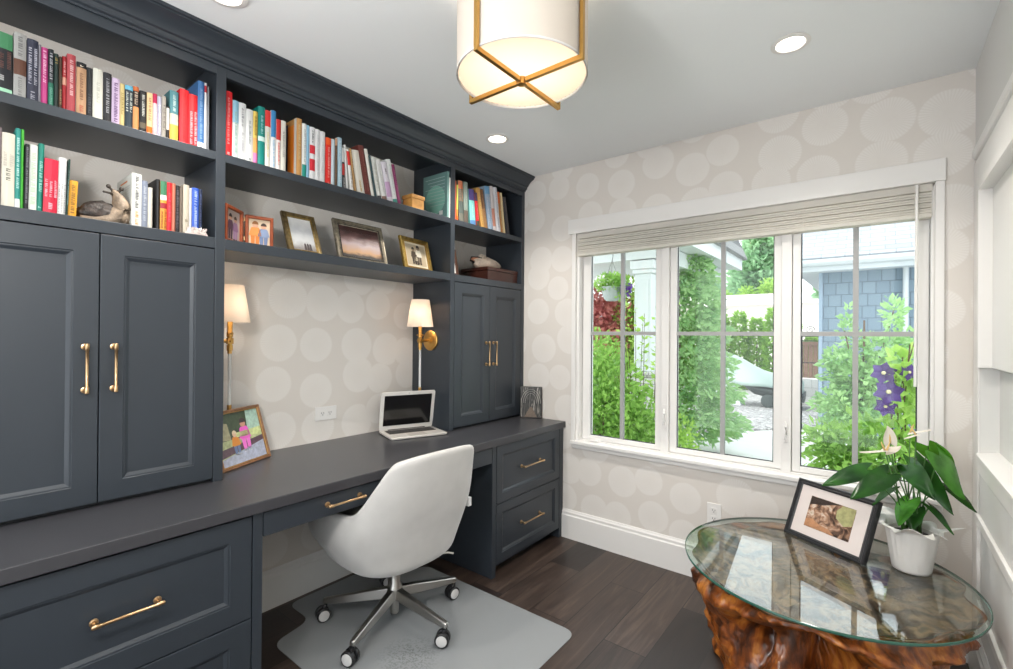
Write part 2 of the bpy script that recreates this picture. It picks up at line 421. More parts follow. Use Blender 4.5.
for (x0, x1), (l0, l1) in zip(SASH, lims):
    s = MB().box(l0+.002, x0, .045, .085, .657, WZ1-.017).box(x1, l1-.002, .045, .085, .657, WZ1-.017).box(x0, x1, .045, .085, .657, GZ0).box(x0, x1, .045, .085, GZ1, WZ1-.017)
    so = s.build('sash', WHITE, win, bevel=.002)
    MB().box(x0, x1, GY, GY+.004, GZ0, GZ1).build('pane', GLASSW, so)
    c = (x0+x1)/2
    g = MB().box(c-.011, c+.011, GY-.009, GY-.001, GZ0, GZ1).box(x0, c-.011, GY-.009, GY-.001, 1.335, 1.357).box(c+.011, x1, GY-.009, GY-.001, 1.335, 1.357)
    g.box(c-.011, c+.011, GY+.005, GY+.013, GZ0, GZ1).box(x0, x1, GY+.005, GY+.013, 1.335, 1.357)
    tag(g.build('muntin', GREYB, so), 'grey glazing bars in a cross')
    gk = MB()
    for xx in (x0, x1-.005): gk.box(xx, xx+.005, GY-.004, GY, GZ0, GZ1)
    gk.box(x0, x1, GY-.004, GY, GZ0, GZ0+.005)
    tag(gk.build('glazing_gasket', mat('dark_gasket', '3a3d3e', .6), so), 'dark rubber glazing gasket')
def lever_lock(x):
    h = MB().box(x-.012, x+.012, .024, .03, .80, .93); h.tube([(x, .022, .905), (x+.004, .008, .88), (x+.004, .006, .84), (x, .014, .815)], .006, 8)
    h.build('lock_handle', WHITE, win, bevel=.001, smooth=40)
lever_lock(1.33); lever_lock(1.945)
h = MB().box(.835, .915, .03, .052, .652, .668); h.box(.84, .905, .018, .03, .655, .661)
h.build('crank_handle', WHITE, win, bevel=.002)

# raised horizontal blind under the head board
bl = thing('window_blind', 'off-white slatted blind pulled up at the window head', 'window blind', (1.627, .0, 1.85))
SLAT = mat('blind_slat', 'f0ede6', .5, trans=('f6f2ea', .45))
MB().box(.762, 2.49, -.006, .036, 1.958, 1.99).build('head_rail', SLAT, bl, bevel=.003)
for k in range(8):
    s = MB(); z = 1.8655 + k*.0112; dy = (0, .004, .001, .006, .0, .005, .002, .004)[k]; tk = .0104
    s.prism([(-.015+dy, z), (.012+dy, z+.002), (.040+dy, z), (.040+dy, z+tk-.002), (.012+dy, z+tk), (-.013+dy, z+tk-.001), (-.0155+dy, z+tk-.004)], 'x', .766, 2.486)
    s.build('slat', SLAT, bl, smooth=30)
MB().box(.766, 2.486, -.016, .042, 1.845, 1.864).build('bottom_rail', SLAT, bl, bevel=.003)
for x in (.92, 1.23, 1.62, 2.02, 2.38):
    MB().cyl((x, -.017, 1.85), (x, -.009, 1.975), .0016, n=6).build('lift_cord', SLAT, bl)
MB().cyl((2.437, -.03, 1.985), (2.434, -.032, 1.12), .0055, n=6).build('tilt_wand', mat('wand_white', 'efeeea', .3), bl)

# unseen window added in the right wall to bring daylight from behind
f2 = MB(); f2.box(XR-.02, XR+.1, -4.15, -4.07, .5, 2.1).box(XR-.02, XR+.1, -2.93, -2.85-.1, .5, 2.1).box(XR-.02, XR+.1, -4.07, -2.93, 2.03, 2.1).box(XR-.02, XR+.1, -4.07, -2.93, .5, .57).box(XR+.03, XR+.07, -3.52, -3.48, .57, 2.03)
w2 = f2.build('fill_window', WHITE, bevel=.002); tag(w2, 'unseen white framed window added behind the camera for daylight', kind='structure')
MB().box(XR+.05, XR+.054, -4.07, -2.93, .57, 2.03).build('pane', GLASSW, w2)

# ------------------------------------------------------------------ outlets
def outlet(name, label, M_, wide):
    root = thing(name, label, 'wall outlet', M_.translation, 0, 'white wall outlets')
    W, H = (.062, .036) if wide else (.036, .06)
    pl = MB(); pl.M = M_; pl.box(-W, W, -H, H, 0, .006); pl.build('cover_plate', WHITE, root, bevel=.002)
    cs = [(-.021, 0), (.021, 0)] if wide else [(0, -.022), (0, .022)]
    for cx, cy in cs:
        r = MB(); r.M = M_; r.box(cx-.015, cx+.015, cy-.015, cy+.015, .006, .0085); ro = r.build('socket', WHITE, root, bevel=.002)
        sl = MB(); sl.M = M_
        for dx, dy, a, b in ((-.006, .003, .0012, .004), (.006, .003, .0012, .004), (0, -.007, .0022, .0022)): sl.box(cx+dx-a, cx+dx+a, cy+dy-b, cy+dy+b, .0085, .009)
        sl.build('slot', BLACK, ro)
outlet('wall_outlet', 'white double outlet in the wall above the desk', Matrix(((0, 0, 1, 0), (1, 0, 0, -1.328), (0, 1, 0, .907), (0, 0, 0, 1))), True)
outlet('wall_outlet', 'white outlet low under the window behind the glass table', Matrix(((1, 0, 0, 1.615), (0, 0, -1, 0), (0, 1, 0, .368), (0, 0, 0, 1))), False)

# ------------------------------------------------------------------ ceiling lights
LAMPW = mat('lamp_lens', 'fff3e0', .5, emit=('fff1e0', 6))
def recessed(x, y, label):
    r = thing('recessed_light', label, 'ceiling light', (x, y, ZC), 0, 'recessed ceiling lights')
    MB().lathe([(.062, -.001), (.066, -.006), (.05, -.009), (.046, -.004), (.046, -.001)], (x, y, ZC), 40, False, False).build('trim_ring', WHITE, r, smooth=40)
    MB().lathe([(.0455, -.002), (.001, -.0025)], (x, y, ZC), 32).build('lens', LAMPW, r)
    ld = bpy.data.lights.new('downlight', 'SPOT'); ld.energy = DOWN; ld.spot_size = radians(125); ld.spot_blend = .9; ld.shadow_soft_size = .045; ld.color = (1, .94, .86)
    lo = bpy.data.objects.new('downlight', ld); COL.objects.link(lo); lo.parent = r; lo.location = (0, 0, -.02)
DOWN = 34
recessed(.615, -.655, 'recessed ceiling light near the bookcase crown and the window')
recessed(2.045, -.655, 'recessed ceiling light above the window side of the room')
recessed(.625, -2.075, 'recessed ceiling light at the top edge above the left bookcase')
recessed(2.045, -2.03, 'unseen recessed ceiling light added above the photographer')  # out of view, completes the grid and is added for its light

# drum fixture
cx, cy = 1.424, -1.517
dr = thing('drum_ceiling_light', 'round white fabric drum ceiling light in a brass cross frame', 'ceiling light', (cx, cy, ZC))
m, nt, b, N, M, L = newmat('drum_fabric')
b.inputs['Base Color'].default_value = lin('d8cfc4'); b.inputs['Roughness'].default_value = .9
tl = N('BsdfTranslucent'); tl.inputs['Color'].default_value = lin('fff1de'); mx = N('MixShader'); mx.inputs[0].default_value = .10
L(b.outputs[0], mx.inputs[1]); L(tl.outputs[0], mx.inputs[2]); L(mx.outputs[0], nt.nodes['Material Output'].inputs['Surface'])
FAB = m
MB().lathe([(.2045, -.298), (.205, -.05), (.2015, -.05), (.201, -.298)], (cx, cy, ZC), 72, False, False).build('shade', FAB, dr, smooth=40)
MB().lathe([(.2055, -.301), (.2055, -.296), (.2005, -.296), (.2005, -.301)], (cx, cy, ZC), 72, False, False).build('lower_rim', WHITE, dr, smooth=30)
dif = newmat('drum_diffuser'); m, nt, b, N, M, L = dif
b.inputs['Base Color'].default_value = lin('f4ead9'); b.inputs['Roughness'].default_value = .5
tl = N('BsdfTranslucent'); tl.inputs['Color'].default_value = lin('fff5ea'); mx = N('MixShader'); mx.inputs[0].default_value = .75
L(b.outputs[0], mx.inputs[1]); L(tl.outputs[0], mx.inputs[2]); L(mx.outputs[0], nt.nodes['Material Output'].inputs['Surface'])
MB().lathe([(.201, -.297), (.201, -.294), (.001, -.294)], (cx, cy, ZC), 64, False, False).build('diffuser', m, dr, smooth=20)
fb = MB()
for a in range(4):
    Mx = Matrix.Translation((cx, cy, ZC)) @ Matrix.Rotation(a*pi/2, 4, 'Z'); fb.M = Mx
    fb.box(.016, .220, -.0065, .0065, -.320, -.306).box(.2085, .220, -.0065, .0065, -.306, -.035)
    fb.box(0.02, .220, -.0065, .0065, -.047, -.035)
fb.build('brass_frame', GOLDB, dr, bevel=.001)
MB().lathe([(.001, -.325), (.014, -.324), (.014, -.303), (.001, -.303)], (cx, cy, ZC), 20, True, True).build('finial', GOLDB, dr, smooth=40)
MB().lathe([(.07, 0), (.07, -.02), (.02, -.028), (.02, -.09), (.001, -.09)], (cx, cy, ZC), 32, False, True).build('canopy', GOLDB, dr, smooth=40)
BULB = mat('bulb_glow', 'ffffff', .5, emit=('fff0de', 8))
for a in (20, 140, 260):
    px, py = cx+.085*cos(radians(a)), cy+.085*sin(radians(a))
    MB().ball((px, py, ZC-.16), .03, 8, (1, 1, 1.3)).build('bulb', BULB, dr, smooth='all')
    MB().cyl((cx+.015*cos(radians(a)), cy+.015*sin(radians(a)), ZC-.075), (px, py, ZC-.125), .008, n=8).build('socket_arm', GOLDB, dr)
# ------------------------------------------------------------------ built-in desk wall
XH, XB, XT = .332, .664, .682         # hutch face, base face, worktop edge
ZT = .762
def shaker(mb, x, y0, y1, z0, z1, rail, th=.02, rec=.010, slope=.012):
    """front panel in the plane x with a recessed centre and a moulded inner edge"""
    def ring(d, xx): return [(xx, y0+d, z0+d), (xx, y1-d, z0+d), (xx, y1-d, z1-d), (xx, y0+d, z1-d)]
    r = rail
    mb.rings([ring(0, x-th), ring(0, x-.001), ring(.001, x), ring(r-.004, x), ring(r-.003, x-.003), ring(r+.002, x-.0035), ring(r+slope, x-rec), ring(r+slope+.001, x-rec)], True, True)
def pull(mb, x, y0, z0, y1, z1, out=.03):
    """bar pull with a ball-and-collar post at both ends; runs from (y0,z0) to (y1,z1) on the plane x"""
    d = Vector((0, y1-y0, z1-z0)).normalized()
    a = Vector((x+out, y0, z0)); b = Vector((x+out, y1, z1))
    e = d*.008
    mb.tube([a-e*1.4, a-e*1.2, a-e, a+e*1.2, a+e*1.4, (a+b)/2, b-e*1.4, b-e*1.2, b+e, b+e*1.2, b+e*1.4], [.0035, .0058, .0062, .0062, .0046, .0042, .0046, .0062, .0062, .0058, .0035], 12)
    for p in (a, b):
        q = Vector((x, p.y, p.z))
        mb.tube([q, q+Vector((.0035, 0, 0)), q+Vector((.005, 0, 0)), q+Vector((.012, 0, 0)), q+Vector((.018, 0, 0)), q+Vector((out, 0, 0))], [.0105, .0105, .0065, .0045, .006, .0055], 14)
SH_A, SH_B = (1.984, 2.016), (1.648, 1.689)
ZF0, ZF1 = 2.312, 2.352              # frieze
def tower(ya, yb, doors, label, hinge_mid, yl=None):
    """wall cabinet with a pair of doors below and open shelves above; side panels at ya and yb"""
    r = thing('wall_cabinet', label, 'cabinet', (0.166, (ya+yb)/2, ZT))
    pa, pb = (ya, ya+.034), (yb[0], yb[1]) if isinstance(yb, tuple) else (yb-.034, yb)
    MB().box(.001, XH, pa[0], pa[1], ZT, 2.40).build('side_panel', PAINT, r, bevel=.0015)
    MB().box(.001, XH, pb[0], pb[1], ZT, 2.40).build('side_panel', PAINT, r, bevel=.0015)
    for z0, z1 in (SH_A, SH_B):
        MB().box(.001, XH-.0005, pa[1], pb[0], z0, z1).build('shelf', PAINT, r, bevel=.0015)
    MB().box(.001, XH-.0005, pa[1], pb[0], 2.36, 2.40).build('top_panel', PAINT, r)
    MB().box(XH-.022, XH-.0003, pa[1], pb[0], ZF0, 2.36).build('top_rail', PAINT, r, bevel=.0015)
    MB().box(.001, XH-.03, pa[1], pb[0], ZT+.001, ZT+.012).box(.001, .012, pa[1], pb[0], ZT, 1.648).box(XH-.026, XH-.023, pa[1], pb[0], ZT, 1.648).build('carcass', mat('cabinet_shadow_gap', '17191c', .7), r)
    for k, (y0, y1) in enumerate(doors):
        m = MB(); shaker(m, XH, y0, y1, .776, 1.644, .066)
        d = m.build('door', PAINT, r, bevel=.0008)
        h = MB(); yy = y1-.033 if k == 0 else y0+.036
        pull(h, XH, yy, 1.142, yy, 1.279, .03); h.build('handle', BRASS, d, smooth=50)
    return r
tower(-2.712, -1.955, [(-2.664, -2.3275), (-2.3245, -1.9905)], 'left wall cabinet with two tall panelled doors under crowded bookshelves', None)
tower(-.735, 0, [(-.6985, -.3755), (-.3725, -.0395)], 'right wall cabinet beside the window wall with two narrow panelled doors', None)
# centre shelves bridging the two cabinets above the desk
r = thing('bridging_bookshelf', 'dark two-tier bookshelf spanning between the cabinets above the desk', 'bookshelf', (.166, -1.345, SH_B[0]))
for z0, z1 in (SH_A, SH_B): MB().box(.001, XH-.0005, -1.955, -.735, z0, z1).build('shelf', PAINT, r, bevel=.0015)
MB().box(.001, XH-.0005, -1.955, -.735, 2.36, 2.40).build('top_panel', PAINT, r)
MB().box(XH-.022, XH-.0003, -1.955, -.735, ZF0, 2.36).build('top_rail', PAINT, r, bevel=.0015)
# crown
c = MB(); c.prism([(.002, 2.4005), (XH-.03, 2.4005), (XH-.03, 2.362), (XH, 2.362), (XH, 2.346), (XH+.008, 2.346), (XH+.008, 2.354), (XH+.016, 2.358), (XH+.020, 2.364), (XH+.022, 2.374), (XH+.030, 2.378), (XH+.036, 2.388), (XH+.048, 2.402), (XH+.062, 2.412), (XH+.074, 2.417), (XH+.080, 2.420), (XH+.080, 2.426), (XH+.087, 2.428), (XH+.087, 2.4395), (.002, 2.4395)], 'y', -2.712, -.001)
tag(rebase(c.build('crown_molding', PAINT, smooth=22)), 'dark stepped crown molding running along the top of the bookcase', 'crown molding')
# worktop
w = MB(); w.box(.001, XT, -2.712, -.001, .722, ZT-.0005)
tag(rebase(w.build('worktop', TOP, bevel=.003)), 'long dark painted desk worktop running the whole wall', 'worktop')
# drawer units
def drawers(ya, yb, fronts, label, stiles):
    r = thing('drawer_cabinet', label, 'drawer cabinet', (.34, (ya+yb)/2, 0))
    MB().box(.02, XB-.022, ya+.002, yb-.002, .07, .7215).build('body', mat('cabinet_shadow_gap'), r)
    for y0, y1, z0 in stiles: MB().box(.001 if z0 == 0 else XB-.024, XB, y0, y1, 0.0005, .7215).build('side_panel', PAINT, r, bevel=.0015)
    MB().box(XB-.09, XB-.075, ya+.02, yb-.02, 0.0005, .07).build('toe_kick', PAINT, r)
    for (y0, y1, z0, z1, rail) in fronts:
        m = MB(); shaker(m, XB, y0, y1, z0, z1, rail); d = m.build('drawer', PAINT, r, bevel=.0008)
        h = MB(); yc = (y0+y1)/2; zc = (z0+z1)/2 + .005; hl = .071 if ya < -1 else .095
        pull(h, XB, yc-hl, zc, yc+hl, zc); h.build('handle', BRASS, d, smooth=50)
    return r
drawers(-2.712, -1.955, [(-2.66, -1.9905, .3745, .712, .07), (-2.66, -1.9905, .06, .3705, .07)], 'large drawer cabinet with two deep drawers under the left end of the desk', [(-2.712, -2.664, 0), (-1.987, -1.955, 0)])
drawers(-.735, 0, [(-.697, -.05, .396, .716, .055), (-.697, -.05, .066, .392, .055)], 'file drawer cabinet with two drawers under the right end beside the window wall', [(-.735, -.701, 0), (-.046, -.001, 0)])
# shallow desk drawers over the knee space
r = thing('desk_apron', 'shallow pencil drawer unit hung under the worktop over the knee space', 'desk drawer unit', (.4, -1.345, .632))
MB().box(.2, XB-.022, -1.952, -.738, .636, .7215).build('body', PAINT, r)
for y0, y1 in ((-1.952, -1.3465), (-1.3435, -.738)):
    m = MB(); m.box(XB-.02, XB, y0, y1, .632, .714); d = m.build('drawer', PAINT, r, bevel=.0012)
    h = MB(); yc = (y0+y1)/2+.005; pull(h, XB, yc-.071, .677, yc+.071, .677); h.build('handle', BRASS, d, smooth=50)

# ------------------------------------------------------------------ sconces
SHADE = newmat('sconce_linen'); m, nt, b, N, M, L = SHADE
b.inputs['Base Color'].default_value = lin('f3ebdf'); b.inputs['Roughness'].default_value = .9
tl = N('BsdfTranslucent'); tl.inputs['Color'].default_value = lin('fff6ec'); mx = N('MixShader'); mx.inputs[0].default_value = .42
L(b.outputs[0], mx.inputs[1]); L(tl.outputs[0], mx.inputs[2]); L(mx.outputs[0], nt.nodes['Material Output'].inputs['Surface'])
SHADE = m
def sconce(yp, s, label, X=.17, off=.087):
    """backplate on the panel at y=yp; s=-1 hangs towards -y, +1 towards +y"""
    Y = yp + s*off
    r = thing('wall_sconce', label, 'wall sconce', (X, yp, 1.293))
    d = MB(); d.rings([[(X+rr*cos(2*pi*k/40), yp+s*t, 1.293+rr*sin(2*pi*k/40)) for k in range(40)] for rr, t in ((.061, .0), (.061, .008), (.056, .012), (.02, .014), (.02, .02), (.009, .022))])
    d.build('backplate', GOLDB, r, smooth=40)
    a = MB(); a.cyl((X, yp+s*.018, 1.293), (X, Y, 1.293), .008, n=14); a.box(X-.011, X+.011, Y-.011, Y+.011, 1.28, 1.306); a.tube([(X-.028, Y, 1.325), (X+.028, Y, 1.325)], .004, 8)
    a.cyl((X-.022, Y, 1.293), (X+.022, Y, 1.293), .006, n=10)
    a.build('arm', GOLDB, r, smooth=40)
    c = MB(); c.lathe([(.001, 1.238), (.009, 1.238), (.009, 1.25), (.012, 1.252), (.012, 1.275), (.009, 1.277), (.009, 1.309), (.013, 1.312), (.013, 1.33), (.0105, 1.333), (.0105, 1.40), (.001, 1.40)], (X, Y, 0), 24)
    c.build('column', GOLDB, r, smooth=40)
    MB().cyl((X, Y, 1.012), (X, Y, 1.24), .0068, n=16).build('rod', ACRYL, r, smooth=40)
    MB().lathe([(.001, .994), (.008, .994), (.009, .998), (.009, 1.016), (.001, 1.016)], (X, Y, 0), 20).build('end_cap', GOLDB, r, smooth=40)
    MB().lathe([(.078, 1.375), (.0535, 1.535), (.052, 1.535), (.0765, 1.375)], (X, Y, 0), 48, False, False).build('shade', SHADE, r, smooth=40)
    MB().ball((X, Y, 1.45), .022, 8, (1, 1, 1.4)).build('bulb', mat('sconce_bulb', 'ffffff', .5, emit=('ffeddb', 17)), r, smooth='all')
    return r
sconce(-.735, -1, 'brass wall sconce with a cream shade above the laptop')
sconce(-1.955, 1, 'brass wall sconce with a cream shade above the framed photo of children', .10, .112)
# ------------------------------------------------------------------ books
BOOKS = {}
BOOKS['LA']=(2.016,0.310,[
 (-2.5676,0.0433,0.180,0.000,0.160,'1c1d22',[(0, 0.1, '9fd3b4'), (0.74, 1, '3f7d55')],[('e8e8ea', 0.22, 0.32, 1), ('7a4438', 0.42, 0.7, 3)],'thick black book with a green plant band at the top'),
 (-2.5220,0.0262,0.194,0.000,0.160,'9a9a98',[(0.36, 0.6, '5b3a2c')],[('5a5a5c', 0.65, 0.95, 1), ('6a6a6c', 0.05, 0.33, 1)],'grey hardback with a face picture on the spine'),
 (-2.4941,0.0238,0.188,0.000,0.160,'2c2f40',[],[('dfe2ea', 0.28, 0.86, 2), ('c9ccd6', 0.04, 0.18, 1)],'dark navy hardback with tall white spine lettering'),
 (-2.4696,0.0055,0.181,0.000,0.140,'8d8a93',[],[],'slim grey paperback beside the magenta book'),
 (-2.4635,0.0148,0.178,0.000,0.150,'b8407f',[(0, 0.02, 'e9dde6')],[('f1dfe9', 0.4, 0.95, 1)],'magenta paperback with white spine lettering'),
 (-2.4480,0.0120,0.179,0.000,0.150,'1d2328',[(0, 0.42, '1d6a54')],[('e6eaea', 0.48, 0.95, 1), ('7fd0b4', 0.05, 0.35, 1)],'black and green paperback with white lettering'),
 (-2.4354,0.0108,0.171,0.000,0.150,'23332f',[],[('c9a35c', 0.82, 0.93, 1)],'dark green book with a small gold emblem'),
 (-2.4240,0.0074,0.166,0.000,0.140,'4a382c',[],[('b8946c', 0.1, 0.4, 1)],'slim dark brown paperback beside the red book'),
 (-2.4160,0.0099,0.172,0.000,0.150,'a32a30',[(0.48, 0.62, 'd39a86')],[('efd3cc', 0.66, 0.92, 1)],'red paperback with a small face on its spine'),
 (-2.4054,0.0205,0.185,0.000,0.160,'a8434a',[],[('eadad8', 0.3, 0.92, 1)],'brick red hardback with white spine lettering'),
 (-2.3835,0.0242,0.170,0.000,0.150,'b8906e',[(0.9, 1, '17171a')],[('f2efe8', 0.92, 0.97, 1), ('6b4a38', 0.3, 0.8, 1), ('b5503c', 0.08, 0.2, 1)],'tan book with a black top and white oval'),
 (-2.3587,0.0153,0.163,0.000,0.150,'202226',[],[('56585e', 0.1, 0.5, 1)],'plain black book beside the cream hardback'),
 (-2.3427,0.0253,0.169,0.000,0.160,'d4d3c8',[],[('a9a89e', 0.35, 0.75, 1)],'cream white hardback between two black books'),
 (-2.3166,0.0211,0.166,0.000,0.150,'232327',[],[('c9c9cc', 0.2, 0.9, 1)],'black paperback with spaced white lettering'),
 (-2.2946,0.0207,0.158,0.000,0.150,'c3aecb',[],[('3f2a52', 0.08, 0.92, 1)],'lilac paperback with purple lettering'),
 (-2.2732,0.0129,0.148,0.000,0.140,'c8b67e',[],[('8e7b48', 0.3, 0.8, 1)],'pale yellow paperback'),
 (-2.2592,0.0214,0.149,0.000,0.150,'22303a',[(0.9, 1, '5fa7c4')],[('e8e4d8', 0.4, 0.85, 2)],'dark blue book with white lettering and a light blue top'),
 (-2.2371,0.0162,0.154,0.000,0.140,'2a2220',[(0, 0.55, 'c98a55'), (0.9, 1, 'b5602f')],[('e7d5b8', 0.6, 0.88, 1)],'black book with an orange patterned spine'),
 (-2.2187,0.0194,0.147,0.000,0.150,'1c1b1c',[(0.12, 0.25, '5a5242')],[('f0f0ee', 0.4, 0.92, 1)],'black paperback with bold white lettering'),
 (-2.1981,0.0164,0.148,0.000,0.140,'d8b98c',[(0, 0.2, 'ee6a24')],[('7a5230', 0.35, 0.9, 1)],'cream paperback with an orange foot'),
 (-2.1811,0.0124,0.151,0.000,0.140,'e8b4b6',[(0.78, 1, 'a81f48')],[('f6ecec', 0.1, 0.7, 1)],'pink paperback with a crimson top'),
 (-2.1679,0.0120,0.147,0.000,0.140,'a9a9bd',[],[('e4e4ec', 0.1, 0.8, 1)],'slim lilac grey paperback'),
 (-2.1553,0.0125,0.153,0.000,0.140,'9d988f',[],[('5f5b55', 0.2, 0.8, 1)],'slim grey beige paperback'),
 (-2.1420,0.0092,0.120,0.000,0.120,'2c2a2a',[(0.3, 0.95, 'cfcbc4')],[],'small narrow black and white book'),
 (-2.1304,0.0262,0.185,0.000,0.150,'4a7f86',[(0, 0.34, 'd9a24a'), (0.34, 0.55, 'b8b4a6')],[('e9efef', 0.6, 0.93, 1)],'teal, grey and gold banded hardback'),
 (-2.1005,0.0286,0.202,0.000,0.160,'e3242c',[],[('c21720', 0.1, 0.95, 1)],'bright red hardback with a plain spine'),
 (-2.0713,0.0276,0.195,0.000,0.150,'d8242c',[(0, 0.06, 'b01c24')],[('fbe9e6', 0.05, 0.68, 2)],'red paperback with white lettering beside the blue hardback'),
 (-2.0429,0.0215,0.255,0.000,0.120,'3f6fa6',[(0, 0.1, 'e9ecef')],[('9cbad6', 0.15, 0.9, 1), ('26282c', 0.02, 0.06, 1)],'tall blue hardback with a white foot'),
 (-2.0207,0.0097,0.257,0.000,0.150,'e2e3e6',[(0.86, 0.96, 'b52a36')],[],'thin white book with a red patch'),
 (-2.0104,0.0059,0.245,0.000,0.140,'7c7f84',[],[],'thin grey booklet at the right end'),
])
BOOKS['LB']=(1.689,0.310,[
 (-2.5555,0.0106,0.229,0.003,0.160,'7b6f72',[],[],'grey brown book cut by the left edge'),
 (-2.5443,0.0265,0.217,0.003,0.160,'cfcabb',[],[('a9a498', 0.55, 0.75, 2), ('3a3d34', 0.36, 0.52, 1)],'cream hardback with dark leaf drawings'),
 (-2.5171,0.0111,0.238,0.003,0.150,'2f8a80',[(0, 0.12, 'dfe3e2')],[('e6f1ef', 0.25, 0.9, 1)],'teal book with white lettering leaning by the green one'),
 (-2.5054,0.0069,0.239,0.003,0.150,'54b948',[],[],'slim bright green book'),
 (-2.4979,0.0094,0.198,0.011,0.150,'26242a',[],[('8a8a90', 0.1, 0.95, 1)],'black spiral bound notebook'),
 (-2.4878,0.0169,0.200,0.011,0.150,'d9ded6',[],[('aac0a4', 0.1, 0.9, 1)],'white hardback with a pale green tint'),
 (-2.4702,0.0127,0.210,0.018,0.150,'1f7d6d',[],[('bfe0d8', 0.3, 0.75, 1), ('d8ece8', 0.06, 0.1, 1)],'dark teal book leaning beside the red one'),
 (-2.4568,0.0313,0.168,0.018,0.160,'c01f3c',[],[('f3e1e5', 0.3, 0.62, 3), ('f7ecee', 0.08, 0.2, 1)],'thick red hardback with rows of white lettering'),
 (-2.4248,0.0192,0.181,0.018,0.150,'dcdcdb',[],[('8b8b8d', 0.05, 0.55, 3)],'white hardback with slanting grey marks'),
 (-2.4050,0.0043,0.180,0.031,0.140,'1d4038',[],[('a9c4ba', 0.2, 0.8, 1)],'thin dark green book beside the yellow one'),
 (-2.4000,0.0197,0.116,0.037,0.120,'e3a438',[],[('5d4216', 0.1, 0.9, 1)],'short yellow paperback'),
 (-2.2386,0.0268,0.182,0.000,0.187,'e3e4de',[],[('2b2b2d', 0.35, 0.95, 1), ('ee7a2a', 0.04, 0.3, 1)],'large white hardback with its printed side showing'),
 (-2.2112,0.0173,0.163,0.000,0.150,'7f8798',[],[('c9cdd8', 0.15, 0.9, 1)],'grey blue hardback beside the large white book'),
 (-2.1932,0.0133,0.144,0.000,0.140,'cdc9bd',[],[],'short cream book'),
 (-2.1685,0.0112,0.180,0.000,0.160,'1b1b1d',[],[],'tall black book with a dark ribbon marker'),
 (-2.1567,0.0189,0.176,0.000,0.150,'d99a3e',[(0.72, 1, '3f7a5a'), (0.45, 0.56, '9a2834'), (0.62, 0.72, 'e9ece6')],[('7a2c1c', 0.05, 0.42, 2)],'picture book with green, red and orange bands'),
 (-2.1372,0.0144,0.176,0.000,0.150,'d3222e',[],[('e8707a', 0.2, 0.8, 1)],'bright red hardback in the lower left row'),
 (-2.1222,0.0112,0.176,0.000,0.150,'b5705a',[],[],'salmon brown book'),
 (-2.1104,0.0134,0.173,0.000,0.150,'232124',[],[('77757a', 0.1, 0.9, 1)],'black book with a pale stripe'),
 (-2.0964,0.0086,0.171,0.000,0.140,'766a5e',[],[],'slim grey brown book'),
 (-2.0872,0.0194,0.181,0.000,0.150,'b9b0a0',[(0, 0.04, '8c8476')],[('7a7060', 0.25, 0.3, 1)],'beige cloth hardback above the white crystal'),
 (-2.0672,0.0081,0.173,0.000,0.140,'8b8b8e',[(0.0, 1, 'c9ccd4')],[],'thin pale grey book beside the blue one'),
 (-2.0585,0.0218,0.177,0.000,0.150,'2f55b5',[],[('dfe6f6', 0.15, 0.95, 1)],'royal blue book with white lettering'),
 (-2.0360,0.0125,0.178,0.000,0.140,'232c46',[],[('52608c', 0.2, 0.9, 1)],'navy book at the right end in shadow'),
])
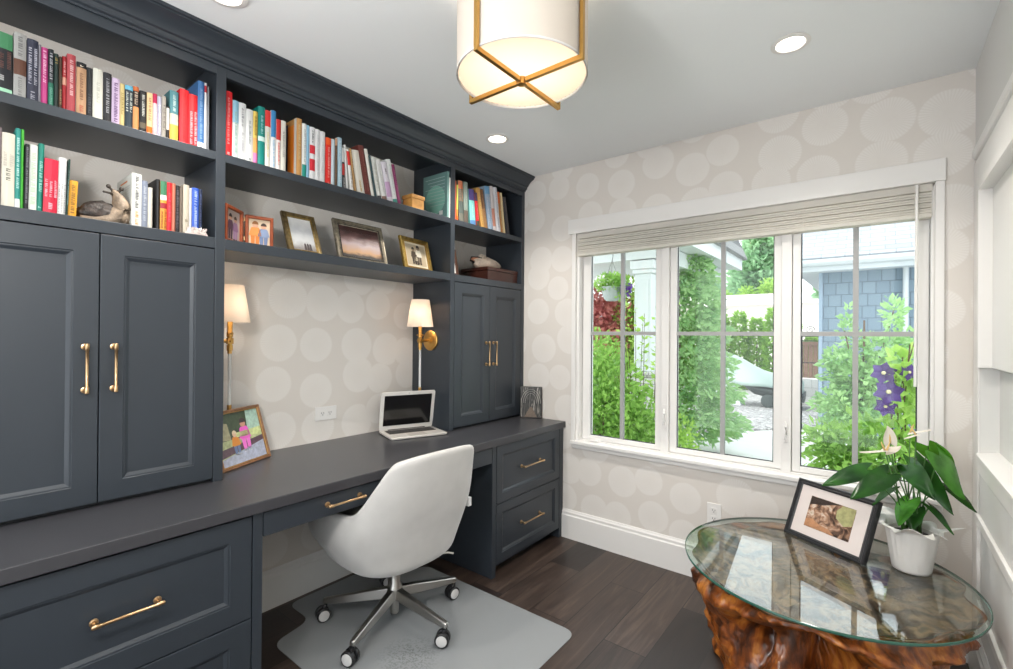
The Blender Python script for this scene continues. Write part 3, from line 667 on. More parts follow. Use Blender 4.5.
BOOKS['MA']=(2.016,0.310,[
 (-1.9500,0.0285,0.259,0.000,0.160,'dd1f27',[],[('f6cfc8', 0.2, 0.9, 1), ('fbeeee', 0.04, 0.09, 1)],'tall red hardback at the left end with a white emblem'),
 (-1.9200,0.0221,0.232,0.000,0.150,'cfdcd8',[(0.62, 1, '8fc0d8')],[('6f9a92', 0.1, 0.8, 1)],'white and sky blue book beside the tall red one'),
 (-1.8969,0.0269,0.232,0.000,0.150,'dcdedf',[],[('4c4f55', 0.6, 0.92, 1), ('9a9ca0', 0.15, 0.5, 1)],'white hardback with small dark lettering'),
 (-1.8690,0.0260,0.217,0.000,0.150,'dfe1e0',[],[('6d7176', 0.35, 0.8, 1), ('5a5d60', 0.05, 0.1, 1)],'shorter white book left of the yellow one'),
 (-1.8420,0.0170,0.218,0.000,0.130,'dfc25e',[(0, 0.22, 'e07ab0'), (0.22, 0.5, 'e8a05a')],[('8a6a2a', 0.55, 0.9, 1)],'slim yellow book with a pink foot'),
 (-1.8234,0.0275,0.245,0.000,0.160,'12857c',[(0.42, 0.5, 'c8e6e0')],[('e3f2f0', 0.55, 0.85, 1)],'teal hardback with a pale stripe'),
 (-1.7947,0.0234,0.241,0.000,0.150,'e3e1d8',[(0.72, 1, 'e23c3a')],[('d8c67e', 0.2, 0.65, 1)],'cream paperback with a red top'),
 (-1.7707,0.0203,0.248,0.000,0.150,'e6e9ec',[(0.55, 1, '3c86bd')],[('7fb2d2', 0.05, 0.5, 1)],'white paperback with a blue top'),
 (-1.7493,0.0193,0.218,0.000,0.140,'e9e2df',[(0.6, 1, 'c92e2c')],[('d5463e', 0.12, 0.55, 1)],'white paperback with a dark red top'),
 (-1.7290,0.0222,0.221,0.000,0.140,'dedcd2',[],[('8e8b80', 0.3, 0.8, 1)],'ivory paperback left of the orange and tan book'),
 (-1.6606,0.0256,0.257,0.000,0.095,'c9975a',[],[('e6cfa4', 0.3, 0.9, 1)],'tan book with an orange side panel and navy edge'),
 (-1.6339,0.0194,0.242,0.000,0.140,'e8ebea',[(0, 0.25, '1f8f80')],[('a9adb0', 0.3, 0.9, 1)],'white book with a teal foot'),
 (-1.6139,0.0129,0.241,0.000,0.140,'8dbcd8',[],[],'slim light blue book'),
 (-1.5998,0.0256,0.239,0.000,0.150,'e6e6e8',[(0.18, 0.4, 'd8303e'), (0.5, 0.66, 'd8303e')],[('3a3a40', 0.7, 0.95, 1)],'white paperback with two red patches'),
 (-1.5730,0.0226,0.238,0.000,0.150,'e4e4e5',[],[('c2c2c6', 0.1, 0.9, 1)],'plain white hardback right of the red patched one'),
 (-1.5497,0.0242,0.236,0.000,0.150,'dfdfe1',[],[('c6c6ca', 0.2, 0.8, 1)],'plain white book left of the red paperback'),
 (-1.5220,0.0266,0.217,0.000,0.150,'de2a22',[(0.85, 1, 'ee5a22')],[('f8d8d0', 0.15, 0.8, 1), ('fbe8e2', 0.03, 0.07, 1)],'red paperback in the middle of the row'),
 (-1.4942,0.0196,0.220,0.000,0.140,'cfdfe8',[],[],'pale blue white book right of the red paperback'),
 (-1.4734,0.0112,0.229,0.000,0.140,'5a4636',[(0.85, 1, 'c79a7a')],[('9a8064', 0.1, 0.8, 1)],'slim dark brown picture book'),
 (-1.4582,0.0222,0.237,-0.015,0.150,'a9c6d4',[],[('e6f0f4', 0.1, 0.95, 1)],'light blue paperback beside the slim brown book'),
 (-1.4304,0.0151,0.196,-0.041,0.130,'2a2a2c',[(0.35, 0.62, 'b5322e'), (0.66, 1, 'd8d8d8')],[('e8e8e8', 0.05, 0.3, 1)],'small black, red and white book'),
 (-1.4074,0.0080,0.216,-0.078,0.140,'e6e6e4',[],[],'thin white book leaning left beside the black and red one'),
 (-1.3865,0.0168,0.200,-0.138,0.150,'e8e6e2',[(0.62, 0.95, 'd2302c')],[('b8b4ae', 0.1, 0.5, 1)],'leaning white paperback with a red title panel'),
 (-1.3654,0.0089,0.207,-0.155,0.140,'b08a58',[],[('6a4c2a', 0.2, 0.8, 1)],'slim leaning tan book'),
 (-1.3477,0.0425,0.207,-0.192,0.140,'e2ddd2',[],[('b8862e', 0.05, 0.3, 1)],'leaning white book with a gold goblet picture'),
 (-1.2994,0.0310,0.243,-0.205,0.160,'6b3630',[],[('a06a5c', 0.1, 0.9, 1)],'leaning maroon hardback'),
 (-1.2668,0.0184,0.235,-0.203,0.150,'e4e2da',[],[],'slim white book leaning right of the maroon one'),
 (-1.2439,0.0093,0.211,-0.209,0.120,'2f4b50',[],[],'thin dark teal booklet among leaning white books'),
 (-1.2316,0.0243,0.206,-0.210,0.150,'dfe0da',[(0, 0.08, '4a4a4c')],[('a9aaa6', 0.2, 0.9, 1)],'leaning white book with a dark foot'),
 (-1.2025,0.0289,0.204,-0.217,0.150,'e2e2e0',[(0, 0.1, '8a6a60')],[('b5b5b2', 0.2, 0.9, 1)],'leaning white book with a brown foot'),
 (-1.1686,0.0336,0.200,-0.233,0.150,'dcd6e0',[(0.12, 0.5, 'c3a2c4')],[('55505a', 0.7, 0.85, 1)],'leaning white book with a lilac patch'),
 (-1.1310,0.0287,0.224,-0.226,0.150,'e6e8e8',[(0, 0.1, '3f8f84')],[('b2b8ba', 0.2, 0.9, 1)],'leaning white book left of the purple one'),
 (-1.0985,0.0204,0.207,-0.234,0.140,'86305f',[],[('c486a6', 0.1, 0.9, 1)],'leaning purple book at the right end of the row'),
])
BOOKS['RA']=(2.016,0.322,[
 (-0.6914,0.0160,0.236,0.000,0.150,'b8583c',[],[],'slim rust orange book against the left panel'),
 (-0.6745,0.0135,0.213,0.000,0.140,'d98a3a',[(0, 0.12, 'e8661c'), (0.3, 1, 'b9c25a')],[],'orange and yellow green striped book'),
 (-0.6501,0.0401,0.244,-0.048,0.150,'6a6a60',[(0.2, 0.5, '4f5a56'), (0.8, 1, 'b86a4a')],[('c98a6a', 0.5, 0.78, 2)],'grey brown picture book with salmon diagonals'),
 (-0.6080,0.0374,0.247,-0.035,0.150,'7d8a82',[(0, 0.3, '5a5048')],[('a9b5ac', 0.35, 0.9, 1)],'grey green book'),
 (-0.5511,0.0500,0.216,-0.096,0.150,'7fc4c0',[(0, 0.12, '5a86b8'), (0.68, 1, '4a3f78')],[('e2f0ee', 0.2, 0.6, 1)],'turquoise book with a purple top'),
 (-0.4916,0.0277,0.207,-0.128,0.140,'cf2730',[(0, 0.15, '4a4438'), (0.75, 1, '4a3a52')],[('f0b0ac', 0.2, 0.7, 1)],'red book beside the turquoise one'),
 (-0.4453,0.0314,0.246,-0.211,0.150,'c79a58',[],[('e6d0a0', 0.1, 0.9, 1)],'leaning gold picture book'),
 (-0.4112,0.0319,0.245,-0.215,0.150,'7d5a40',[(0.0, 0.5, 'a07850')],[('c9a888', 0.3, 0.9, 1)],'leaning brown picture book'),
 (-0.3726,0.0466,0.275,-0.169,0.150,'9fb4cc',[(0.82, 1, '6fa4cc')],[('e4e4ea', 0.1, 0.75, 2)],'leaning light blue book with a photo spine'),
 (-0.3233,0.0298,0.288,-0.151,0.150,'d8cfd0',[(0.1, 0.5, 'c88a78')],[],'leaning white book with a pink patch'),
 (-0.2890,0.0405,0.288,-0.162,0.150,'dfe0e6',[],[('9a9ab0', 0.1, 0.9, 1)],'leaning white book right of the pink patched one'),
 (-0.2438,0.0247,0.269,-0.174,0.140,'b5804a',[(0.72, 1, 'd8682a')],[('e6c89a', 0.1, 0.6, 1)],'slim leaning orange and tan book'),
 (-0.2144,0.0181,0.270,-0.161,0.140,'d9c49a',[],[],'slim leaning cream book near the right end'),
 (-0.1847,0.0338,0.249,-0.202,0.140,'3c3a3e',[],[('8a7a6a', 0.1, 0.9, 1)],'leaning dark book at the right end'),
])
PHR = {'LA': 'on the top left shelf', 'LB': 'on the lower left shelf', 'MA': 'on the long middle shelf', 'RA': 'on the top right shelf'}
GRP = {'LA': 'books on the top left shelf', 'LB': 'books on the lower left shelf', 'MA': 'books on the long middle shelf', 'RA': 'books on the top right shelf'}
def make_book(row, z, xs, y0, t, h, ang, dep, cov, bands, title, desc):
    lab = desc if ' row' in desc or ' shelf' in desc else desc + ' ' + PHR[row]
    rng = random.Random(desc)
    yl = y0 if ang <= 0 else y0 + t/cos(ang)
    a, b = (0, t) if ang <= 0 else (-t, 0)
    xs = xs - rng.random()*.006
    r = thing('book', lab, 'book', (xs, yl, z+.0006), 0, GRP[row], rot=(-ang, 0, 0))
    e = .0016
    bt = min(.0018, t*.2)
    c = MB()      # boards and a slightly rounded spine, one folded cover
    n = 5
    sp = [(-.004 + .004*sin(pi*i/(n-1)), a + t*i/(n-1)) for i in range(n)]
    outer = [(-dep, a)] + sp + [(-dep, b)]
    inner = [(-dep, b-bt), (-.006, b-bt), (-.006, a+bt), (-dep, a+bt)]
    pts = outer + inner
    A = [c.P((x, y, 0)) for x, y in pts]; B = [c.P((x, y, h)) for x, y in pts]; k = len(pts)
    for i in range(k): c.F(A[i], A[(i+1) % k], B[(i+1) % k], B[i])
    c.F(*A[::-1]); c.F(*B)
    c.build('cover', bookcol(cov), r, local=True)
    MB().box(-dep+.004, -.006, a+bt, b-bt, .002, h-.004).build('pages', PAGES, r, local=True)
    if bands:
        for f0, f1, col in bands:
            m = MB()
            q = [(x+.0004, y) for x, y in sp]
            A = [m.P((x, y, h*f0)) for x, y in q]; B = [m.P((x, y, h*f1)) for x, y in q]
            for i in range(n-1): m.F(A[i], A[i+1], B[i+1], B[i])
            m.build('spine_band', bookcol(col), r, local=True)
    for col, f0, f1, lines in title:
        m = MB()
        for ln in range(lines):
            yc = a + t*(ln+.5)/lines; hw = min(t/lines*.27, .0045)
            z0 = h*f0; z1 = h*f1
            if lines == 1 and rng.random() < .5: hw *= .85
            while z0 < z1 - .003:      # small letter shapes down the spine
                L_ = rng.uniform(.0028, .0052)
                xx = .0009 - .004*0
                k = rng.randrange(3)
                zt = min(z0+L_, z1)
                if k == 0: m.quad((xx, yc-hw, z0), (xx, yc+hw, z0), (xx, yc+hw, zt), (xx, yc-hw, zt))
                elif k == 1:
                    m.quad((xx, yc-hw, z0), (xx, yc-hw*.3, z0), (xx, yc-hw*.3, zt), (xx, yc-hw, zt)); m.quad((xx, yc-hw*.3, z0), (xx, yc+hw, z0), (xx, yc+hw, z0+(zt-z0)*.4), (xx, yc-hw*.3, z0+(zt-z0)*.4))
                else: m.quad((xx, yc-hw, z0), (xx, yc+hw, z0), (xx, yc+hw, z0+(zt-z0)*.6), (xx, yc-hw, zt))
                z0 += L_ + (.0012 if rng.random() > .18 else .0045)
        if m.f:
            ci = [int(cov[i:i+2], 16) for i in (0, 2, 4)]; ti = [int(col[i:i+2], 16) for i in (0, 2, 4)]
            m.build('title_lettering', bookcol('%02x%02x%02x' % tuple(round((.38*a_+.62*b_)/6)*6 for a_, b_ in zip(ci, ti))), r, local=True)
    if desc.startswith('large white hardback'):
        m = MB()
        for i in range(15):
            zz = h*(.78 - i*.045); ln = rng.uniform(.55, .9)
            m.quad((-dep*.1, a-.0006, zz), (-dep*ln, a-.0006, zz), (-dep*ln, a-.0006, zz+.003), (-dep*.1, a-.0006, zz+.003))
        m.build('cover_print', bookcol('a9aaa4'), r, local=True)
        m = MB().quad((-dep*.3, a-.0006, h*.88), (-dep*.75, a-.0006, h*.88), (-dep*.75, a-.0006, h*.91), (-dep*.3, a-.0006, h*.91)); m.build('cover_title', bookcol('e07a2c'), r, local=True)
    if desc.startswith('tan book'):
        m = MB().quad((-dep*.22, a-.0006, .004), (-dep*.78, a-.0006, .004), (-dep*.78, a-.0006, h*.9), (-dep*.22, a-.0006, h*.9)); m.build('side_panel', bookcol('f08a2a'), r, local=True)
        m = MB().quad((-dep*.8, a-.0006, .001), (-dep, a-.0006, .001), (-dep, a-.0006, h*.95), (-dep*.8, a-.0006, h*.95)); m.build('navy_edge', bookcol('2e3350'), r, local=True)
        m = MB().quad((0-.001, a-.0006, .001), (-dep*.22, a-.0006, .001), (-dep*.22, a-.0006, h*.995), (-.001, a-.0006, h*.995)); m.build('white_border', bookcol('d8d4cc'), r, local=True)
    return r
for row, (z, xs, lst) in BOOKS.items():
    for bk in lst: make_book(row, z, xs, *bk)
# two books against the right end of the middle shelf, one showing its side
def side_book(y0, t, h, dep, cov, label, cover=True):
    r = thing('book', label, 'book', (.326, y0, 2.0166), 0, GRP['MA'])
    c = MB(); c.box(-dep, 0, 0, .0016, 0, h).box(-dep, 0, t-.0016, t, 0, h).box(-.0016, 0, .0016, t-.0016, 0, h)
    c.build('cover', bookcol(cov), r, local=True)
    MB().box(-dep+.003, -.0017, .0017, t-.0017, .002, h-.003).build('pages', PAGES, r, local=True)
    return r
r = side_book(-.7615, .0155, .268, .205, '6f9490', 'large teal book standing with its printed side facing out, against the tower panel')
m = MB(); m.rings([[(-.10+.085*rr*cos(2*pi*k/28), -.0007 - .0002*0, .115+.085*rr*sin(2*pi*k/28)) for k in range(28)] for rr in (.02, 1)], True, False); m.build('cover_picture', bookcol('86c0b0'), r, local=True)
m = MB()
for i in range(9): m.quad((-.02, -.001, .24-i*.02), (-.185+.02*(i % 3), -.001, .24-i*.02), (-.185+.02*(i % 3), -.001, .243-i*.02), (-.02, -.001, .243-i*.02))
m.build('cover_print', bookcol('b5cbc8'), r, local=True)
MB().quad((-.035, -.0012, .02), (-.065, -.0012, .02), (-.065, -.0012, .045), (-.035, -.0012, .045)).build('white_sticker', bookcol('e4e8e6'), r, local=True)
side_book(-.7452, .0092, .235, .19, 'd9d8d6', 'slim white book squeezed between the large teal book and the tower panel')
# ------------------------------------------------------------------ picture frames
def frame_M(bl, br, up):
    """frame local axes: u along the bottom edge, v up the face, w out of the face; origin at the bottom left corner"""
    bl, br, up = Vector(bl), Vector(br), Vector(up)
    u = (br-bl).normalized(); v = (up - u*up.dot(u)).normalized(); w = u.cross(v)
    m = Matrix((u, v, w)).transposed().to_4x4(); m.translation = bl
    return m
def picture_frame(label, M_, W, H, bar, depth, fmat, art, mat_w=0, matm=None, name='picture_frame', bead=None, group=None, stand=True, cat='picture frame', backm=None, mat_h=None):
    base = M_ @ Vector((W/2, 0, 0))
    r = thing(name, label, cat, base, 0, group)
    f = MB(); f.M = M_
    def ring(d, z): return [(d, d, z), (W-d, d, z), (W-d, H-d, z), (d, H-d, z)]
    f.rings([ring(.001, -depth), ring(0, -depth+.001), ring(0, -.004), ring(.003, 0), ring(bar*.35, 0), ring(bar*.45, -.003), ring(bar*.7, -.002), ring(bar*.85, -.006), ring(bar, -.008), ring(bar, -depth+.003)], False, False)
    f.rings([ring(bar, -depth+.003), ring(.001, -depth)], False, False)
    f.build('frame', fmat, r)
    if bead:
        b = MB(); b.M = M_
        d = bar*.86
        pts = [(d, d), (W-d, d), (W-d, H-d), (d, H-d)]
        for i in range(4):
            p, q = pts[i], pts[(i+1) % 4]; b.cyl((p[0], p[1], -.004), (q[0], q[1], -.004), bar*.09, n=6)
        b.build('inner_bead', bead, r)
    k = MB(); k.M = M_; k.box(bar*.9, W-bar*.9, bar*.9, H-bar*.9, -depth+.002, -.0115); k.build('backing', backm or mat('frame_back', '2a2522', .8), r)
    a = bar
    if mat_w:
        q = MB(); q.M = M_; q.box(bar*.95, W-bar*.95, bar*.95, H-bar*.95, -.0115, -.0105); q.build('mat_board', matm, r); a = bar+mat_w
    pr = MB(); pr.M = M_
    ah = a if mat_h is None else bar+mat_h
    pr.box(a, W-a, ah, H-ah, -.0105, -.0098); po = pr.build('print', art, r)
    g = MB(); g.M = M_; g.quad((bar, bar, -.0085), (W-bar, bar, -.0085), (W-bar, H-bar, -.0085), (bar, H-bar, -.0085)); g.build('glazing', thin_glass('frame_glass', 'ffffff', 1.45, .55) if 'frame_glass' not in MATS else MATS['frame_glass'], r)
    if stand:   # easel strut behind
        top = M_ @ Vector((W/2, H*.7, -depth)); w = (M_.to_3x3() @ Vector((0, 0, -1)))
        hd = Vector((w.x, w.y, 0)).normalized()
        foot = Vector((base.x, base.y, M_.translation.z)) + hd*(abs((top-base).dot(hd)) + H*.28); foot.z = M_.translation.z+.001
        s = MB(); u = (M_.to_3x3() @ Vector((1, 0, 0)))*W*.12
        for sg in (0,):
            s.rings([[top-u*.6, top+u*.6, top+u*.6+hd*.004, top-u*.6+hd*.004], [foot-u, foot+u, foot+u+hd*.004, foot-u+hd*.004]])
        s.build('easel_strut', mat('frame_back'), r)
    return r
def figure(mb_list, M_, x, y, h, cols, r, nm='printed_figure'):
    """a person printed on a picture: flat shapes a hair above the paper"""
    mats = [mat('print_'+c, c, .3) for c in cols]
    m = MB(); m.M = M_; z = -.0095
    m.cur = 0; m.rings([[(x+h*.11*cos(2*pi*k/14), y+h*.86+h*.12*sin(2*pi*k/14), z) for k in range(14)]], True, False)
    m.cur = 1; m.quad((x-h*.17, y+h*.38, z), (x+h*.17, y+h*.38, z), (x+h*.13, y+h*.76, z), (x-h*.13, y+h*.76, z))
    m.quad((x-h*.24, y+h*.42, z), (x-h*.16, y+h*.40, z), (x-h*.11, y+h*.74, z), (x-h*.16, y+h*.72, z)); m.quad((x+h*.16, y+h*.40, z), (x+h*.24, y+h*.42, z), (x+h*.16, y+h*.72, z), (x+h*.11, y+h*.74, z))
    m.cur = 2; m.quad((x-h*.15, y+h*.06, z), (x-h*.02, y+h*.06, z), (x-h*.01, y+h*.40, z), (x-h*.17, y+h*.40, z)); m.quad((x+h*.02, y+h*.06, z), (x+h*.14, y+h*.06, z), (x+h*.17, y+h*.40, z), (x+h*.01, y+h*.40, z))
    m.cur = 3; m.quad((x-h*.17, y, z), (x-h*.03, y, z), (x-h*.02, y+h*.07, z), (x-h*.15, y+h*.07, z)); m.quad((x+h*.02, y, z), (x+h*.16, y, z), (x+h*.14, y+h*.07, z), (x+h*.02, y+h*.07, z))
    m.cur = 4; m.rings([[(x+h*.12*cos(pi*k/10), y+h*.88+h*.14*sin(pi*k/10), z+.0001) for k in range(11)]], True, False)
    return m.build(nm, mats, r, normals=False)
def patch(M_, pts, col, r, nm, z=-.0097):
    m = MB(); m.M = M_; m.rings([[(x, y, z) for x, y in pts]], True, False); return m.build(nm, mat('print_'+col, col, .3, noise=(70, .22)), r, normals=False)

WOODF = mat('frame_walnut', '8a6344', .4, noise=(40, .25))
# counter photo of two children
M_ = frame_M((.243, -1.918, ZT+.0005), (.113, -1.664, ZT+.0005), (-.252, -.129, .96))
r = picture_frame('framed colour photo of two children leaning on the desk under the left sconce', M_, .286, .248, .016, .018, WOODF, mat('print_grass', 'a9b184', .3, noise=(50, .3)), bead=GOLDB, backm=mat('frame_back'))
W, H = .286, .248
patch(M_, [(.016, .12), (.27, .12), (.27, .232), (.016, .232)], '3c4b36', r, 'printed_trees')
patch(M_, [(.19, .14), (.27, .13), (.27, .232), (.2, .232)], 'a9c7b8', r, 'printed_sky_gap', -.0096)
patch(M_, [(.016, .125), (.09, .12), (.085, .19), (.05, .2), (.016, .185)], '9a9678', r, 'printed_bush', -.0096)
patch(M_, [(.12, .125), (.27, .115), (.27, .15), (.12, .145)], 'c6d093', r, 'printed_lawn', -.0095)
patch(M_, [(.016, .05), (.27, .085), (.27, .11), (.016, .085)], '5b4650', r, 'printed_border', -.0096)
patch(M_, [(.016, .016), (.27, .016), (.27, .088), (.016, .045)], 'a7adc0', r, 'printed_path', -.0095)
figure(None, M_, .17, .055, .145, ['c58f78', 'e55fc4', 'e874cc', 'e8e2e4', '3a2630'], r)
figure(None, M_, .112, .05, .105, ['d9b59a', 'd88a36', '6a7ea2', 'e2e2e4', 'd8c7a8'], r)

OLDG = mat('antique_gold', '8d7a55', .35, .85, noise=(60, .35))
SILG = mat('antique_silver_gold', '8f8676', .32, .85, noise=(60, .35))
BRG = mat('bright_gold_leaf', 'a98c4c', .33, .85, noise=(60, .3))
ZB = 1.6895
def lean_frame(x0, y0, y1, back, hz, rot=0):
    return frame_M((x0, y0, ZB), (x0 - rot, y1, ZB), (-back, 0, hz))
def vgrad(name, stops, H):
    m, nt, b, N, M, L = newmat(name)
    tc = N('TexCoord'); s = N('SeparateXYZ'); L(tc.outputs['Generated'], s.inputs[0])
    n = N('TexNoise'); n.inputs['Scale'].default_value = 4; n.inputs['Detail'].default_value = 4; L(tc.outputs['Generated'], n.inputs['Vector'])
    f = M('ADD', s.outputs[2], M('MULTIPLY', M('SUBTRACT', n.outputs['Fac'], .5), .35))
    L(ramp(N, L, f, stops), b.inputs['Base Color']); b.inputs['Roughness'].default_value = .3
    return m
M_ = lean_frame(.262, -1.661, -1.502, .085, .2)
r = picture_frame('antique gold portrait frame with a pale misty photo on the middle shelf', M_, .159, .217, .024, .02, OLDG, vgrad('misty_print', [(.05, '8f8a88'), (.3, 'c9cacb'), (.6, 'b2b4b8'), (1, 'd6d6d4')], 1), bead=BRG)
for x in (.085, .098, .11): patch(M_, [(x-.006, .028), (x+.006, .028), (x+.005, .058), (x, .066), (x-.005, .058)], '4a4040', r, 'printed_figure')
M_ = lean_frame(.262, -1.416, -1.126, .06, .2)
r = picture_frame('wide silver gold frame with a dark sunset photo on the middle shelf', M_, .29, .222, .028, .02, SILG, vgrad('sunset_print', [(.05, '2c2220'), (.18, 'c99a6a'), (.4, 'b9a3a4'), (.6, '7b5a58'), (.85, '3a2422')], 1), bead=mat('frame_dark', '2c2722', .5))
M_ = lean_frame(.262, -1.008, -.775, .045, .19, .03)
r = picture_frame('gold frame with a sepia photo of people on the middle shelf, beside the tower panel', M_, .234, .2, .027, .02, BRG, mat('print_sepia', 'b9a98f', .3), mat_w=.012, matm=mat('mat_cream', 'd9ceb4', .7), bead=GOLDB)
figure(None, M_, .095, .045, .10, ['8a7560', '4b4036', '3a322c', '2b2622', '2c241e'], r)
figure(None, M_, .138, .045, .115, ['8a7560', 'ddd6c6', '5a4f44', '2b2622', '2c241e'], r)
figure(None, M_, .115, .042, .06, ['8a7560', 'c9bda6', '4a4038', '2b2622', '2c241e'], r)

# hinged double frame
CH = mat('cherry_wood', '8a4426', .35, noise=(30, .25))
hx, hy = .205, -1.832
r = thing('hinged_photo_frame', 'cherry wood folding double photo frame at the left end of the middle shelf', 'picture frame', (hx, hy, ZB))
def leaf(bl, br, h, art, figs):
    M_ = frame_M((bl[0], bl[1], ZB+.0005), (br[0], br[1], ZB+.0005), (0, 0, 1)); W = hypot(br[0]-bl[0], br[1]-bl[1])
    def ring(d, z): return [(d, d, z), (W-d, d, z), (W-d, h-d, z), (d, h-d, z)]
    f = MB(); f.M = M_; b = .013
    f.rings([ring(0, -.014), ring(0, -.002), ring(.002, 0), ring(b-.002, 0), ring(b, -.003), ring(b, -.014)], False, False); f.rings([ring(b, -.014), ring(0, -.014)], False, False)
    fo = f.build('frame_leaf', CH, r)
    p = MB(); p.M = M_; p.box(b*.9, W-b*.9, b*.9, h-b*.9, -.012, -.0105); p.build('print', art, fo)
    for x, y, hh, cols in figs:
        o = figure(None, M_, x*W, y*h, hh*h, cols, fo)
leaf((.298, -1.937), (hx+.004, hy-.004), .148, mat('print_warmgrey', 'b9aca6', .3), [(.36, .12, .68, ['b98d78', '4a3550', '3a2c40', '2a2226', '2b1f22']), (.64, .1, .66, ['b98d78', '8a6a92', 'a888b0', '2a2226', '3b2a22'])])
leaf((hx, hy+.004), (.232, -1.722), .14, mat('print_shelf_photo', 'c9b49a', .3), [(.36, .1, .74, ['c99a80', 'd88a4a', 'c97a3a', 'c97a3a', '8a5a30']), (.66, .1, .7, ['c99a80', '7f8fae', '6a7a9c', '4a4a54', '3a2c26'])])
for z in (.03, .11): MB().cyl((hx, hy, ZB+z), (hx, hy, ZB+z+.015), .0035, n=8).build('hinge', BRASS, r)

# small wood frame, mostly behind the tower stile
M_ = frame_M((.285, -.672, ZB), (.275, -.601, ZB), (-.03, 0, .175))
picture_frame('small brown wood frame with white mat behind the right tower panel', M_, .072, .172, .018, .018, mat('dark_walnut', '4a2e20', .4), mat('print_white', 'd8d8d6', .4), stand=False)
# dark forest photo block at the window end of the worktop
M_ = frame_M((.366, -.083, ZT+.0005), (.488, -.03, ZT+.0005), (-.004, .012, 1))
base = M_ @ Vector((.066, 0, 0))
r = thing('photo_block', 'small dark photo panel of an avenue of trees at the window end of the worktop', 'photo panel', base)
k = MB(); k.M = M_; W, H = .15, .214; k.box(0, W, 0, H, -.016, 0); k.build('panel', mat('panel_dark', '26231f', .5), r, bevel=.001)
m, nt, b, N, M, L = newmat('forest_avenue_print')
tc = N('TexCoord'); st = N('VectorMath'); st.operation = 'MULTIPLY'; st.inputs[1].default_value = (60, 60, 9); L(tc.outputs['Object'], st.inputs[0])
n = N('TexNoise'); n.inputs['Scale'].default_value = 1; n.inputs['Detail'].default_value = 5; n.inputs['Distortion'].default_value = 1.2; L(st.outputs[0], n.inputs['Vector'])
L(ramp(N, L, n.outputs['Fac'], [(.35, '171614'), (.5, '4a4742'), (.6, '8d8880'), (.7, 'c4c0b8')]), b.inputs['Base Color']); b.inputs['Roughness'].default_value = .3
p = MB(); p.M = M_; p.quad((.004, .004, .0006), (W-.004, .004, .0006), (W-.004, H-.004, .0006), (.004, H-.004, .0006)); p.build('print', m, r)
patch(M_, [(.03, .006), (.118, .006), (.084, .075), (.068, .075)], '6f6052', r, 'printed_path', .001)
for k in range(7):
    a = .25 + k*.09
    pts = [(W/2 + (.03+.006*k)*cos(pi*i/16)*1.1, .10+(.06+.007*k)*sin(pi*i/16), .0009) for i in range(17)]
    m = MB(); m.M = M_
    for i in range(16):
        p, q = pts[i], pts[i+1]; d = .0011
        m.quad(p, q, (q[0]*1+(q[0]-W/2)*.05, q[1]+d*1.6, q[2]), (p[0]+(p[0]-W/2)*.05, p[1]+d*1.6, p[2]))
    m.build('printed_branch', mat('print_branch', '9a968e' if k % 2 else '2a2824', .4) if k % 2 else mat('print_branch_dark', '1c1a18', .4), r, normals=False)
# lower deckled foot
f = MB(); f.M = M_; f.box(-.002, W+.002, 0, .006, -.02, .004); f.build('foot', mat('panel_dark'), r)

# ------------------------------------------------------------------ shelf ornaments
def noise3(x, y, z):
    return (sin(x*12.9+y*4.1)+sin(y*17.3-z*7.7)+sin(z*21.1+x*9.3)+.5*sin(37*x-29*y+19*z))/3.5
r = thing('snail_figurine', 'carved wooden snail with a dark shell and pale neck on the lower left shelf', 'figurine', (.25, -2.30, ZB))
SW = mat('snail_shell_wood', '2f2622', .5, noise=(55, .8), bump=(70, .6)); SB = mat('snail_body_wood', '8d7c6a', .6, noise=(50, .35), bump=(60, .6))
def shellf(u, v):
    a = 2*pi*u; b = pi*v
    x = .038*cos(a)*sin(b); y = -.066*cos(b); z = .037+.036*sin(a)*sin(b)
    k = 1+.10*noise3(9*x, 9*y, 9*z); tip = sm(.02, .066, -y)*.014
    return (.25+x*k*.9, -2.312+y*k, ZB+.001+max(0, z*k-tip))
MB().grid(shellf, 28, 22, cu=True).build('shell', SW, r, smooth='all')
pts = [(-2.365, .010, .010), (-2.33, .014, .016), (-2.29, .02, .024), (-2.264, .03, .040), (-2.252, .058, .040), (-2.256, .082, .034), (-2.266, .102, .025), (-2.274, .116, .015), (-2.279, .122, .004)]
bd = MB(); out = []
for y, z, rr in pts:
    n = 18; tiltv = Vector((0, .2 if z > .04 else .0, 1)).normalized()
    out.append([(.262+rr*1.0*cos(2*pi*k/n)*(1+.12*noise3(y*8, k, z*8)), y+(rr*sin(2*pi*k/n)*(.75 if z > .03 else 0)), ZB+.001+max(0, z+(rr*sin(2*pi*k/n)*(1 if z <= .03 else -.25)))) for k in range(n)])
bd.rings(out); bd.ball((.258, -2.262, ZB+.036), .034, 10, (1.05, 1.1, 1.0)); bd.build('body', SB, r, smooth='all')
for k in range(6):
    MB().tube([(.27+.018*cos(k), -2.268+.008*k, ZB+.095-.004*k), (.288, -2.255+.009*k, ZB+.055), (.285, -2.262+.013*k, ZB+.005)], [.003, .005, .004], 6).build('fold', SB, r, smooth='all')
for dx, dy, dz, tip in ((0.01, -.022, .128, .007), (.005, .014, .128, .007), (.02, -.036, .105, .004), (.01, .004, .118, .004)):
    t = MB(); p0 = Vector((.262, -2.272, ZB+.1)); p1 = Vector((.262+dx, -2.272+dy, ZB+dz))
    t.tube([p0, (p0+p1)/2+Vector((0, 0, .004)), p1], [.006, .004, .0035], 8); t.ball(p1, tip, 6)
    t.build('tentacle', mat('snail_tentacle', '3a332c', .5), r, smooth='all')

